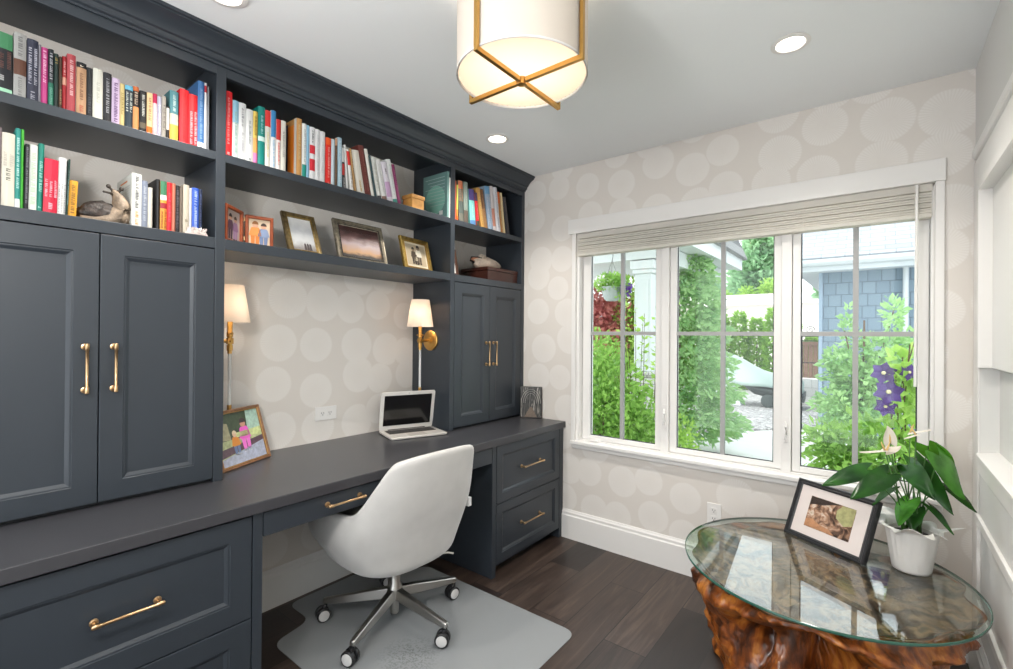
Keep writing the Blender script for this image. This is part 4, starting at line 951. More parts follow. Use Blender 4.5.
# white crystal cluster in front of the blue books
r = thing('crystal_cluster', 'white and pink quartz crystal in front of the royal blue book', 'crystal', (.318, -2.046, ZB))
QZ = mat('quartz', 'a89c97', .2, noise=(45, .25), coat=.4)
rg = random.Random(3)
b = MB(); b.grid(lambda u, v: (.318+.010*cos(2*pi*u)*sin(pi*v*.5)*(1+.3*noise3(u*4, v*3, 0)), -2.046+.036*sin(2*pi*u)*sin(pi*v*.5)*(1+.2*noise3(u*3, v*5, 2)), ZB+.001+.026*cos(pi*v*.5)), 16, 8, cu=True); b.build('matrix_rock', QZ, r)
for k in range(11):
    y = -2.072+.005*k; l = .003+.008*rg.random(); d = Vector((rg.uniform(-.1, .3), (k-5)*.10, 1)).normalized(); p = Vector((.318+rg.uniform(-.005, .005), y, ZB+.014))
    rr = .0045+.003*rg.random()
    MB().tube([p-d*.008, p+d*l, p+d*(l+.007)], [rr, rr*.9, .0004], 6).build('crystal_point', QZ, r)

# little lidded wooden box on the middle shelf
r = thing('wooden_box', 'small honey coloured lidded wooden box at the right end of the leaning books', 'box', (.285, -.973, 2.016))
OAK = mat('honey_wood', 'c48f4c', .4, noise=(35, .2))
MB().box(.24, .318, -1.018, -.932, 2.0165, 2.072).build('body', OAK, r, bevel=.002)
MB().box(.236, .322, -1.022, -.928, 2.0725, 2.094).build('lid', OAK, r, bevel=.003)
# flat mahogany box with a conch on it
r = thing('storage_box', 'flat dark mahogany box on the lower shelf of the right tower', 'box', (.18, -.213, ZB))
MAH = mat('mahogany', '3a1d16', .35, noise=(25, .2))
MB().box(.055, .30, -.36, -.040, ZB+.0005, ZB+.066).build('body', MAH, r, bevel=.003)
MB().box(.052, .303, -.363, -.037, ZB+.0665, ZB+.09).build('lid', MAH, r, bevel=.004)
zt = ZB+.0915
r = thing('seashell', 'large cream conch shell with a dark lip lying on the flat mahogany box', 'seashell', (.16, -.215, zt))
CON = mat('conch_shell', 'e2cfbd', .45, noise=(30, .2), bump=(40, .4))
def conch(u, v):
    a = 2*pi*u; y = -.14+.325*v
    rr = .056*(sin(pi*min(1, v*1.06+.04))**.62)*(1-.28*v)*(1+.06*sin(a*6+v*20)+.05*sin(3*a))
    return (.165+rr*.95*cos(a), -.215+y, zt+max(.0, .040+rr*sin(a)*.95))
MB().grid(conch, 30, 22, cu=True).build('body_whorl', CON, r, smooth='all')
for k, (y, z, rr) in enumerate([(-.275, .075, .020), (-.262, .086, .013), (-.30, .068, .014), (-.235, .082, .012), (-.2, .078, .010), (-.165, .07, .009)]):
    MB().tube([(.165, y, zt+z-rr), (.165+.004*(k % 2), y-.004, zt+z+rr*.8), (.165, y-.006, zt+z+rr*1.5)], [rr*1.25, rr*.75, .001], 9).build('spine_knob', CON, r, smooth='all')
lip = MB(); pp = [(.195, -.30, zt+.070), (.186, -.335, zt+.076), (.165, -.372, zt+.072), (.15, -.365, zt+.055), (.165, -.335, zt+.04), (.19, -.30, zt+.035)]
lip.rings([[(x, y, z) for x, y, z in pp], [(x-.016, y+.012, z-.004) for x, y, z in pp]], False, False); lip.build('dark_lip', mat('shell_lip', '1d1815', .35), r, solid=.006)
th = MB(); th.rings([[(x-.004, y+.004, z) for x, y, z in pp]], True, False); th.build('aperture', mat('shell_pink', 'c98d70', .35), r, normals=False)

# ------------------------------------------------------------------ laptop
ALU = mat('laptop_aluminium', 'd4d0ca', .35, .3)
fl, fr_, bl_, br_ = Vector((.281, -1.114, 0)), Vector((.392, -.806, 0)), Vector((.031+.02, -1.03, 0)), Vector((.162, -.722, 0))
u = (fr_-fl).normalized(); v = Vector((-u.y, u.x, 0))           # u to the right, v away from the user
r = thing('laptop', 'open silver laptop with a black screen on the desk under the right sconce', 'laptop', (.22, -.92, ZT))
W, D = .327, .227
Lm = Matrix((u, v, Vector((0, 0, 1)))).transposed().to_4x4(); Lm.translation = fl+Vector((0, 0, ZT))
b = MB(); b.M = Lm
def rr_(x0, x1, y0, y1, rad, n=4):
    o = []
    for cx_, cy_, a0 in ((x1-rad, y0+rad, -90), (x1-rad, y1-rad, 0), (x0+rad, y1-rad, 90), (x0+rad, y0+rad, 180)):
        for k in range(n+1): a = radians(a0+90*k/n); o.append((cx_+rad*cos(a), cy_+rad*sin(a)))
    return o
b.rings([[(x, y, z) for x, y in rr_(d, W-d, d, D-d, .010)] for d, z in ((.004, .001), (0, .004), (0, .0115), (.0012, .0125))]); b.build('base', ALU, r, smooth=35)
kb = MB(); kb.M = Lm; kb.box(.026, W-.026, .105, .205, .0125, .0129); kbo = kb.build('keyboard_well', mat('keyboard_well', '8d7f70', .6), r)
for row_ in range(6):
    for c_ in range(13):
        if row_ == 0 and 3 < c_ < 9:
            if c_ != 4: continue
            k = MB(); k.M = Lm; k.box(.028+4*.0212, .028+9*.0212-.002, .107, .121, .0129, .0142); k.build('key', mat('key_dark', '2c2a2a', .5), kbo); continue
        k = MB(); k.M = Lm; x = .028+c_*.0212; y = .107+row_*.0163
        k.box(x, x+.0188, y, y+.0142, .0129, .0142); k.build('key', mat('key_dark', '2c2a2a', .5), kbo)
tp = MB(); tp.M = Lm; tp.box(W/2-.052, W/2+.052, .015, .092, .0125, .0128); tp.build('trackpad', mat('trackpad', 'bdb7b0', .3, .2), r)
T = Lm @ Matrix.Translation((0, D-.006, .0135)) @ Matrix.Rotation(radians(101), 4, 'X')
# screen local: x right, y up the lid, z towards the user
s = MB(); s.M = T; s.rings([[(x, y, z) for x, y in rr_(0, W, 0, .226, .010)] for z in (-.006, 0)]); so = s.build('lid', mat('lid_white', 'dcd9d4', .4, .1), r, smooth=35)
d_ = MB(); d_.M = T; d_.box(.020, W-.020, .026, .206, 0, .0006); d_.build('display', mat('screen_off', '0b0b0d', .12, spec=.6), so)
d_ = MB(); d_.M = T; d_.lathe([(.0022, .0001), (.0022, .0007)], (W/2, .216, 0), 10); d_.build('camera_dot', BLACK, so)
hg = MB(); hg.M = Lm; hg.cyl((.05, D-.006, .0135), (W-.05, D-.006, .0135), .004, n=10); hg.build('hinge', mat('hinge_dark', '3a3836', .4), r)

# ------------------------------------------------------------------ floor mat
def corner_path(pts, rad, n=6):
    o = []; k = len(pts)
    for i in range(k):
        p0, p1, p2 = Vector(pts[i-1]), Vector(pts[i]), Vector(pts[(i+1) % k])
        a = (p0-p1).normalized(); b_ = (p2-p1).normalized(); rd = min(rad, (p0-p1).length/2.05, (p2-p1).length/2.05)
        A, B = p1+a*rd, p1+b_*rd
        for j in range(n+1):
            t = j/n; o.append(A*(1-t)**2 + p1*2*t*(1-t) + B*t*t)
    return o
op = corner_path([(1.255, -.853), (.285, -.853), (.245, -.93), (.045, -.93), (.045, -1.545), (.245, -1.545), (.285, -1.735), (1.255, -1.735)], .06)
m = MB(); m.rings([[(p.x, p.y, z) for p in op] for z in (.0008, .0034)], True, True)
tag(rebase(m.build('chair_mat', mat_plastic(), bevel=.001)), 'clear grey plastic chair mat with a tongue under the desk', 'floor mat')

# ------------------------------------------------------------------ office chair
CX, CY = .55, -1.30
al = radians(-2)
fx = Vector((-cos(al), -sin(al), 0)); sx = Vector((-sin(al), cos(al), 0))    # facing the desk; side towards the window
ZM = .0036
ch = thing('office_chair', 'pale grey upholstered swivel bucket chair on five metal legs at the desk', 'office chair', (CX, CY, ZM))
FABC = mat('pale_grey_velvet', 'bbb9b6', .85, noise=(9, .07), sheen=.4)
def cw(a, b_, z): p = Vector((CX, CY, 0))+fx*a+sx*b_; return (p.x, p.y, z)
def rim(th):                 # th: 0 at the back, pi at the front
    t = abs((th+pi) % (2*pi)-pi); d = math.degrees(t)
    back = .848 - .03*min(1, d/46)**2
    arm = .592 - .03*sm(80, 130, d) - .045*sm(120, 180, d)
    return back + (arm-back)*sm(43, 74, d)
def plan(th, fr):
    """plan radius (front-back, side) of the shell at bowl fraction fr for angle th"""
    c_, s_ = cos(th), sin(th)
    e = 2/2.7
    a = -(.285 if c_ > 0 else .40)*math.copysign(abs(c_)**e, c_); b_ = .335*math.copysign(abs(s_)**e, s_)
    return a, b_
def shell_pt(th, v, ins=0.0):
    """v 0 = bottom centre, .45 = turn of the bowl, 1 = rim"""
    a, b_ = plan(th, v); zr = rim(th) - ins*.12
    d = math.degrees(abs((th+pi) % (2*pi)-pi))
    z0 = .275 + ins
    if v < .5:
        q = v/.5
        rho = .80*sin(q*pi/2)**.95; z = z0 + .085*(1-cos(q*pi/2))**1.1
    else:
        q = (v-.5)/.5
        zb = z0+.085
        z = zb + (zr-zb)*q
        rho = .80 + .20*sin(min(1, q*1.6)*pi/2)
    hi = max(0, (z-.48)/.365)
    k = 1-sm(50, 95, d)
    lean = -.075*hi*k                                    # backrest leans back
    nar = 1 - .14*hi*k                                   # and narrows to the top
    f = rho*(1 - (ins*.9/.29 if v >= .5 else ins*.5/.29))
    return cw(a*f+lean, b_*f*nar, z)
nu = 72
R = []
vs = [.02, .1, .2, .3, .4, .47, .53, .6, .68, .76, .84, .91, .96, .99]
for v_ in vs: R.append([shell_pt(2*pi*k/nu, v_) for k in range(nu)])
R.append([tuple((Vector(shell_pt(2*pi*k/nu, 1))*.6+Vector(shell_pt(2*pi*k/nu, 1, .045))*.4)[i] + (.010 if i == 2 else 0) for i in range(3)) for k in range(nu)])
for v_ in (.985, .93, .82, .7, .6, .52): R.append([shell_pt(2*pi*k/nu, v_, .055) for k in range(nu)])
m = MB(); m.rings(R, True, True); m.build('upholstered_shell', FABC, ch, smooth='all', sub=1)
m = MB(); m.rings([[cw(*(lambda ab: (ab[0]*q*.86, ab[1]*q*.86))(plan(2*pi*k/48, 1)), z) for k in range(48)] for q, z in ((.2, .40), (.86, .40), (.93, .42), (.92, .455), (.85, .472), (.5, .478), (.1, .478))]); m.build('seat_cushion', FABC, ch, smooth='all')
# seam tag on the right side of the back
p = Vector(shell_pt(radians(-58), .86)); q = MB(); Mq = Matrix((fx, sx, Vector((0, 0, 1)))).transposed().to_4x4()
best = None
for sgn in (1, -1):
    pt = Vector(shell_pt(radians(sgn*50), .70))
    if best is None or (pt-Vector((CX, CY, 0))).dot(sx) > (best-Vector((CX, CY, 0))).dot(sx): best = pt
Mq.translation = best; q.M = Mq; q.box(-.012, .012, -.004, .016, -.02, .02); q.build('fabric_tag', mat('tag_white', 'e2e2e2', .6), ch)
# lever under the seat
pl = Vector(cw(-.12, .19, .335)); q = MB(); q.tube([cw(-.02, .04, .28), cw(-.10, .15, .285), cw(-.14, .205, .287), cw(-.155, .225, .28)], [.005, .005, .0055, .006], 8); q.build('height_lever', STEEL, ch, smooth=40)
q = MB(); q.M = Mq.copy(); q.M.translation = (CX, CY, 0); q.box(-.1, .1, -.08, .08, .262, .30); q.build('seat_mechanism', mat('mechanism_dark', '2b2b2d', .5, .6), ch, bevel=.01)
MB().lathe([(.001, .038), (.017, .038), (.02, .044), (.02, .11), (.034, .112), (.037, .125), (.034, .165), (.026, .178), (.026, .27), (.001, .27)], (CX, CY, 0), 32).build('gas_lift_column', STEEL, ch, smooth=40)
CAP = mat('caster_cap', 'c9c8c6', .4)
for k, a in enumerate((2, 74, 146, 218, 290)):
    a = radians(a+1); d = Vector((cos(a), sin(a), 0)); n_ = Vector((-d.y, d.x, 0)); c0 = Vector((CX, CY, 0))
    def sec(t, w, z0, z1): return [tuple(c0+d*t+n_*w+Vector((0, 0, z0))), tuple(c0+d*t-n_*w+Vector((0, 0, z0))), tuple(c0+d*t-n_*w*.75+Vector((0, 0, z1))), tuple(c0+d*t+n_*w*.75+Vector((0, 0, z1)))]
    l = MB(); l.rings([sec(.022, .021, .112, .158), sec(.10, .019, .102, .145), sec(.22, .016, .090, .123), sec(.315, .014, .083, .107), sec(.328, .012, .083, .104)])
    lo = l.build('leg', STEEL, ch, bevel=.004, smooth=35)
    p = c0+d*.318
    rot = radians(-39 + (-18, 30, 20, 22, -30)[k]); wd = Vector((cos(rot), sin(rot), 0)); fwd = Vector((-wd.y, wd.x, 0))
    wp = p - fwd*.012 + Vector((0, 0, ZM+.0315))
    c = MB(); c.cur = 0
    for s_ in (-1, 1):
        A = wp+wd*s_*.006; B = wp+wd*s_*.024
        dd = (B-A).normalized()
        c.cur = 0; c.tube([A, A+dd*.002, B-dd*.003, B], [.028, .031, .031, .0275], 26)
        c.cur = 1; c.tube([B, B+dd*.0012, B+dd*.002], [.0235, .0235, .022], 24)
    c.cur = 0; c.cyl(wp-wd*.007, wp+wd*.007, .012, n=14)
    c.tube([wp+Vector((0, 0, .012)), wp+Vector((0, 0, .034))+fwd*.008, p+Vector((0, 0, .072))], [.011, .011, .009], 12)
    c.cyl(p+Vector((0, 0, .060)), p+Vector((0, 0, .086)), .0075, n=12)
    c.build('caster', [BLACK, CAP], lo, smooth=40)

# ------------------------------------------------------------------ root table with a round glass top
TX, TY = 2.132, -.600
tb = thing('root_coffee_table', 'round coffee table with a clear glass top on a lacquered tree root base', 'coffee table', (TX, TY, 0))
def rout(a):
    """outline of the root slab under the glass"""
    d = math.degrees(a) % 360
    r_ = .436 + .014*sin(3*a+.6) + .010*sin(7*a+1.2) + .006*sin(13*a)
    def dip(c, w, amt):
        x = abs((d-c+180) % 360-180); return amt*max(0, 1-x/w)**2*(1+2*(1-max(0, 1-x/w))) if x < w else 0
    r_ -= dip(75, 45, .14) + dip(8, 16, .05) + dip(318, 22, .015) + dip(250, 16, .02) + dip(150, 14, .02)
    r_ += .03*max(0, 1-abs((d-28+180) % 360-180)/16)
    return min(r_, .455)
def fb_(x, y, z):
    return .5*sin(7*x+3*y+2*z)+.3*sin(13*y-9*x+5*z)+.25*sin(21*x+17*z-6*y)+.15*sin(35*y+31*z+12*x)
def root(u, s):
    a = 2*pi*u
    R0 = rout(a)
    dd = math.degrees(a) % 360
    x, y = cos(a), sin(a)
    # s 0..1 from the rim at the top to the floor
    lipd = .07 + .035*sin(2.3*a+.4)+.02*sin(5*a)
    z = .466*(1-s)**1.05
    below = max(0, (.466-z)-lipd)/.36
    waist = .30 + .05*sin(2*a+.9)+.04*sin(5*a+2)
    foot = .335+.055*sin(5*a-.5)+.03*sin(9*a)
    rr = R0
    if below <= 0: rr = R0*(1 - .10*sm(0, .5, (.466-z)/lipd)*sm(1.2, .5, (.466-z)/lipd)+.0) + .012*sin(18*z+4*a)
    else: rr = R0*.97 + (waist-R0*.97)*sm(0, .32, below) + (foot-waist)*sm(.35, 1, below)
    # hollows between the roots
    for c_, w_, dep in ((282, 26, .20), (345, 16, .05), (60, 24, .18), (160, 16, .12), (238, 9, .06)):
        q = abs((dd-c_+180) % 360-180)/w_
        if q < 1: rr -= dep*(1-q*q)**1.5*sm(.03, .2, below)
    k = fb_(3*x, 3*y, 7*z)
    rr += .018*k*sm(0.0, .05, .466-z)*(1 if below > 0 else .6) + .006*sin(24*a+14*z)*sm(.02, .1, .466-z)
    return (TX+rr*x, TY+rr*y, max(.0012, z))
NU, NS = 200, 46
m = MB(); m.rings([[root(k/NU, (j/(NS-1))**1.25) for k in range(NU)] for j in range(NS)], False, True)
m.build('root_base', root_wood(), tb, smooth='all')
def topf(u, q):
    a = 2*pi*u; r_ = rout(a)*q*(1.0); x, y = r_*cos(a), r_*sin(a)
    z = .466 - .012*(1-q)*0 + (.0 if q > .995 else -.004 - .024*max(0, fb_(5*x, 5*y, 1.3)) - .016*abs(sin(13*x-8*y+3*sin(7*y+2*x))) )*sm(1, .93, q)
    if q > .995: z = .466
    return (TX+x, TY+y, z)
m = MB(); m.rings([[topf(k/NU, q) for k in range(NU)] for q in [1, .99, .97, .94]+[.9-.045*j for j in range(19)]+[.02]], False, True)
m.build('root_top', root_top(), tb, smooth='all')
gl = MB(); n = 128
gl.cur = 0
def gr(r_, z): return [(TX+r_*cos(2*pi*k/n), TY+r_*sin(2*pi*k/n), z) for k in range(n)]
RG = .461
gl.rings([gr(RG-.003, .471)], True, False); gl.rings([gr(RG-.003, .4805)], True, False)
gl.cur = 1; gl.rings([gr(RG-.003, .471), gr(RG-.0008, .472), gr(RG, .4745), gr(RG, .477), gr(RG-.0008, .4795), gr(RG-.003, .4805)], False, False)
tag(gl.build('glass_top', [GLASST, GLEDGE], tb), 'clear round glass with a green polished edge')
ZG = .481
# black framed picture on the table
M_ = frame_M((1.985, -.335, ZG+.0005), (2.265, -.505, ZG+.0005), (.047, .078, .215))
BF = mat('black_frame', '26272a', .4)
art = photomat('stream_print', [(.3, '2b221c'), (.42, '6e5344'), (.52, 'b08a70'), (.6, 'd9c7b6'), (.7, '8a7a5a')], 26, 1.2)
r = picture_frame('black framed photo of a rocky stream with a white mat on the glass table', M_, .328, .245, .022, .026, BF, art, mat_w=.05, mat_h=.036, matm=mat('mat_pinkish', 'dcd2ce', .7), backm=mat('kraft_back', '6b5442', .8))
patch(M_, [(.19, .13), (.225, .108), (.255, .12), (.255, .186), (.205, .186), (.185, .16)], 'a9a776', r, 'printed_pool', -.0095)
patch(M_, [(.073, .06), (.2, .06), (.17, .078), (.13, .082), (.1, .096), (.073, .09)], 'b5835f', r, 'printed_rocks', -.0095)
patch(M_, [(.073, .15), (.10, .158), (.13, .162), (.16, .175), (.2, .186), (.073, .186)], '3a2f2a', r, 'printed_bank', -.0095)

# ------------------------------------------------------------------ anthurium
PX, PY = 2.408, -.428
pt = thing('potted_anthurium', 'white flowering anthurium in a pot wrapped in white paper on the glass table', 'potted plant', (PX, PY, ZG))
WRAP = mat('white_paper_wrap', 'f0eeea', .6, bump=(40, .3), trans=('ffffff', .2))
def wrap(u, v):
    a = 2*pi*u
    z = .155*min(1, v/.72); r_ = .056+.022*min(1, v/.72)+.0022*sin(16*a+3*sin(3*a))*v
    if v > .72:
        q = (v-.72)/.28
        pk = max(0, cos(2.5*a+.5))**2
        r_ += .070*q*(.25+.9*pk)+.010*q*sin(9*a); z = .155+.034*q*(.3+.9*pk)+.010*q*sin(7*a+1)-.012*q*q
    return (PX+r_*cos(a), PY+r_*sin(a), ZG+.001+z)
m = MB(); m.grid(wrap, 96, 26, cu=True); m.build('paper_wrap', WRAP, pt, smooth='all', solid=.0012)
MB().lathe([(.001, .001), (.052, .001), (.055, .006), (.071, .14), (.067, .14), (.066, .125), (.001, .125)], (PX, PY, ZG), 40).build('pot', mat('pot_white', 'd5d2cc', .5), pt, smooth=40)
MB().lathe([(.064, .127), (.03, .134), (.001, .136)], (PX, PY, ZG), 24, False, True).build('soil', mat('potting_soil', '2c221b', .9, bump=(80, .6)), pt)
LEAF = leafmat('anthurium_leaf', '12301a', '2f5f26', '4f8a2a', 14, .2, .25)
LEAF2 = leafmat('anthurium_leaf_bright', '2a5f1c', '4f9430', '6fae34', 18, .25, .25)
STEM = mat('anthurium_stem', '3f6b2c', .4)
SPA = leafmat('anthurium_spathe', 'e6dccf', 'f3ece2', 'f4e8d8', 12, .3, .4)
def heart(base, tip, width, roll, droop, nm, mt, cup=.06):
    """heart shaped blade from its stalk joint (base) to its tip"""
    base, tip = Vector(base), Vector(tip); ax = tip-base; L_ = ax.length; ax.normalize()
    up = Vector((0, 0, 1)); sd = ax.cross(up).normalized(); nr = sd.cross(ax).normalized()
    q = Matrix.Rotation(radians(roll), 3, ax); sd = q @ sd; nr = q @ nr
    m = MB(); n = 14; k = 9
    def f(u, v):
        t = u; s_ = v*2-1
        w = width*.5*(sin(pi*min(1, (t*.93+.07))**.62))**.8*(1-.12*t)
        if t > .985: w *= .25
        back = -.22*L_*(1-t)**3*(abs(s_)**.9)*1.0         # lobes behind the joint
        along = L_*t + back*1.4
        z = -droop*L_*(t*t) - cup*width*s_*s_ + .02*L_*sin(6*t)*abs(s_) + .018*width*abs(s_)**.5
        return tuple(base + ax*along + sd*(w*s_) + nr*z)
    m.grid(f, n, k); return m.build(nm, mt, pt, smooth='all', sub=1, normals=False)
leaves = [((2.276, -.529, .842), (2.151, -.64, .800), .075, -30, .1), ((2.335, -.538, .838), (2.243, -.67, .775), .075, -42, .12),
 ((2.486, -.401, .90), (2.565, -.40, .765), .15, 25, .08), ((2.505, -.335, .79), (2.602, -.285, .705), .085, -10, .1),
 ((2.43, -.36, .855), (2.525, -.44, .715), .07, 30, .1), ((2.40, -.40, .85), (2.45, -.56, .80), .075, 35, .15), ((2.46, -.33, .92), (2.54, -.27, .83), .11, -20, .1),
 ((2.38, -.36, .84), (2.30, -.27, .77), .10, 0, .15), ((2.44, -.30, .86), (2.46, -.17, .80), .10, 0, .15), ((2.40, -.46, .74), (2.36, -.56, .69), .07, 10, .2), ((2.46, -.42, .72), (2.53, -.47, .665), .06, -10, .2), ((2.35, -.40, .76), (2.28, -.42, .70), .07, 0, .2), ((2.42, -.42, .70), (2.40, -.50, .655), .06, 10, .2)]
rg = random.Random(5)
for li, (b_, t_, w_, ro, dr_) in enumerate(leaves):
    heart(b_, t_, w_, ro, dr_, 'leaf', LEAF2 if li in (2, 6, 9) else LEAF)
    p0 = Vector((PX+rg.uniform(-.03, .03), PY+rg.uniform(-.03, .03), ZG+.125)); p1 = Vector(b_)
    MB().tube([p0, p0.lerp(p1, .4)+Vector((0, 0, .03)), p0.lerp(p1, .8)+Vector((0, 0, .015)), p1], [.0028, .0024, .0022, .0018], 7).build('stem', STEM, pt, smooth='all')
for (b_, t_, w_, ro) in (((2.345, -.49, .945), (2.335, -.50, 1.008), .05, 80), ((2.33, -.545, .925), (2.258, -.60, .922), .05, 10), ((2.335, -.545, .925), (2.375, -.52, .945), .04, 20), ((2.405, -.376, .972), (2.465, -.335, .988), .045, -10), ((2.42, -.40, .97), (2.385, -.41, .955), .04, 10)):
    o = heart(b_, t_, w_, ro, .02, 'flower_spathe', SPA, .1)
    p1 = Vector(b_); d = (Vector(t_)-p1).normalized()*.4+Vector((0, 0, .9)); d.normalize()
    MB().tube([p1, p1+d*.02, p1+d*.034], [.0035, .003, .001], 7).build('spadix', mat('spadix', 'd9b878', .6), pt, smooth='all')
    p0 = Vector((PX+rg.uniform(-.025, .025), PY+rg.uniform(-.025, .025), ZG+.125))
    MB().tube([p0, p0.lerp(p1, .5)+Vector((0, 0, .015)), p1], [.0026, .0022, .0018], 7).build('stem', STEM, pt, smooth='all')
# ------------------------------------------------------------------ outside
ZO = -.25
rg = random.Random(11)
struct('ground_concrete', MB().box(-8, 9, .13, 14, ZO-.2, ZO-.03), mat('concrete', 'd4d2ce', .85, noise=(3, .05)), 'pale concrete patio outside the window')
struct('house_foundation', MB().box(-6, 8, .10, .16, ZO-.1, 0), mat('foundation', 'b5b2ac', .9), 'foundation strip under the window wall')
gp = MB(); gp.rings([[(x, y, z) for x, y in ((-1.5, 4.4), (.2, 5.9), (1.1, 6.9), (2.2, 8.2), (3, 9), (3, 14), (-9, 14), (-9, 4))] for z in (ZO-.03, ZO)])
tag(rebase(gp.build('gravel_bed', gravelmat())), 'light grey gravel bed beyond the concrete patio', 'gravel', kind='stuff')

def leaf_cloud(pts, size, flat=0, seed=1, droop=0, asp=.5):
    """many small folded leaves at given points; pts = (pos, outward)"""
    r_ = random.Random(seed); m = MB()
    for p, o in pts:
        p = Vector(p); o = Vector(o)
        d = (o + Vector((r_.gauss(0, .6), r_.gauss(0, .6), r_.gauss(0, .6)-droop))).normalized()
        s_ = d.cross(Vector((r_.gauss(0, 1), r_.gauss(0, 1), r_.gauss(0, 1)+.01))).normalized(); n_ = d.cross(s_)
        L_ = size*r_.uniform(.6, 1.3); w = L_*asp*.5
        a = m.P(p); b_ = m.P(p+d*L_*.5+s_*w+n_*w*.25); c_ = m.P(p+d*L_); e = m.P(p+d*L_*.5-s_*w+n_*w*.25)
        m.F(a, b_, c_); m.F(a, c_, e)
    return m
def blob(c, rx, ry, rz, n, rng, shell=.55, zmin=None):
    o = []
    for _ in range(n):
        v = Vector((rng.gauss(0, 1), rng.gauss(0, 1), rng.gauss(0, 1))).normalized(); q = rng.uniform(shell, 1)
        p = Vector((c[0]+v.x*rx*q, c[1]+v.y*ry*q, c[2]+v.z*rz*q))
        if zmin is not None and p.z < zmin: continue
        o.append((p, v))
    return o
def cone(c, r_, h, n, rng, power=.8, z0=0):
    o = []
    for _ in range(n):
        t = rng.random()**1.25; a = rng.uniform(0, 2*pi); lay = .72+.28*abs(sin(t*26+a*1.0)); q = r_*(1-t)**power*rng.uniform(.55, 1)*lay
        o.append((Vector((c[0]+q*cos(a), c[1]+q*sin(a), c[2]+z0+h*t)), Vector((cos(a), sin(a), .15))))
    return o
G1 = leafmat('shrub_green', '5d8a3c', '98c062', 'a8cf6a', 6, .42)
G2 = leafmat('fir_green', '6f9f66', 'b6d696', 'b4d898', 6, .45)
G3 = leafmat('lime_leaf', '79a848', 'b4d46c', 'bede74', 6, .45)
G4 = leafmat('hedge_green', '5a8f38', '9cc455', 'a8d060', 3, .4)
G5 = leafmat('far_tree_green', '7aa580', 'a9cb9e', 'b0d4a6', .8, .4)
RED = leafmat('maple_red', 'a8545a', 'd08a80', 'd89088', 6, .4)
BARK = mat('bark', '5e4a3a', .9, bump=(20, .6))
def plant(name, label, cat, base, cloud, fmat_, size, seed, stems, group=None, asp=.5, droop=0):
    r = thing(name, label, cat, base, 0, group)
    leaf_cloud(cloud, size, seed=seed, asp=asp, droop=droop).build('foliage', fmat_, r, normals=False)
    for k, (q, rr) in enumerate(stems): MB().tube(q, rr, 7).build('trunk' if k == 0 else 'branch', BARK, r, smooth='all')
    return r
def stem(x, y, z1, rr, lean=0): return ([(x, y, ZO-.02), (x+lean*.5, y, (ZO+z1)/2), (x+lean, y, z1)], [rr, rr*.8, rr*.4])

# bushes under the left window
c = blob((.28, 1.35, .5), .48, .42, .72, 5200, rg, .35, ZO) + blob((.05, 1.6, .9), .35, .35, .5, 2200, rg, .3) + blob((.62, 1.25, .35), .25, .3, .55, 1600, rg, .3, ZO)
plant('leafy_shrub', 'bright green leafy shrub outside the left window pane', 'shrub', (.28, 1.35, ZO), c, G1, .062, 2, [stem(.28, 1.35, .6, .018), stem(.2, 1.4, .8, .012, -.1), stem(.4, 1.3, .7, .012, .15)])
# tall thin sprays in front of the porch post
r = thing('slender_shrub', 'thin leafy sprays growing up in front of the white porch post', 'shrub', (.62, 1.5, ZO))
cl = []
for k in range(11):
    x = .30+.055*k; top = Vector((x+.06*sin(k*2), 1.5+.05*cos(k*3), 1.25+.42*abs(sin(k*1.7)))); p0 = Vector((.5+.02*k, 1.5, ZO))
    t = MB(); t.tube([p0, p0.lerp(top, .5)+Vector((.03*sin(k), 0, 0)), top], [.006, .004, .002], 6); t.build('stem', BARK, r)
    for j in range(34):
        q = p0.lerp(top, .25+.75*j/33); cl.append((q+Vector((rg.gauss(0, .012), rg.gauss(0, .012), 0)), Vector((rg.gauss(0, 1), rg.gauss(0, 1), .4))))
leaf_cloud(cl, .06, seed=4).build('foliage', G3, r, normals=False)
# red japanese maple
c = blob((-.75, 3.3, 1.55), .55, .45, .55, 3400, rg, .2)
plant('red_maple', 'red leaved japanese maple behind the green shrub', 'tree', (-.75, 3.3, ZO), c, RED, .075, 5, [stem(-.75, 3.3, 1.5, .035), stem(-.72, 3.3, 1.7, .02, .2), stem(-.78, 3.3, 1.7, .02, -.2)], asp=.6)
c = blob((-.55, 3.9, .8), 1.1, .5, 1.1, 5200, rg, .4, ZO)
plant('round_shrub', 'mid green rounded bush under the red maple', 'shrub', (-.55, 3.9, ZO), c, G1, .08, 6, [stem(-.55, 3.9, .9, .03)])
c = blob((-.28, 3.35, 1.45), .28, .28, .75, 1700, rg, .2)
plant('upright_shrub', 'green upright bush between the maple and the porch post', 'shrub', (-.28, 3.35, ZO), c, G3, .07, 7, [stem(-.28, 3.35, 1.3, .02)])
# layered fir by the middle window
c = cone((.10, 3.9, .0), .92, 3.3, 15000, rg, .55, .02)
plant('fir_tree', 'layered green conifer filling the left half of the middle window', 'tree', (.12, 3.9, ZO), c, G2, .10, 8, [stem(.12, 3.9, 2.8, .05)], asp=.45, droop=.35)
c = blob((.52, 2.7, .10), .26, .26, .36, 900, rg, .2, ZO)
plant('low_shrub', 'small yellow green plant at the foot of the conifer', 'shrub', (.52, 2.7, ZO), c, G3, .06, 9, [stem(.52, 2.7, .2, .01)])

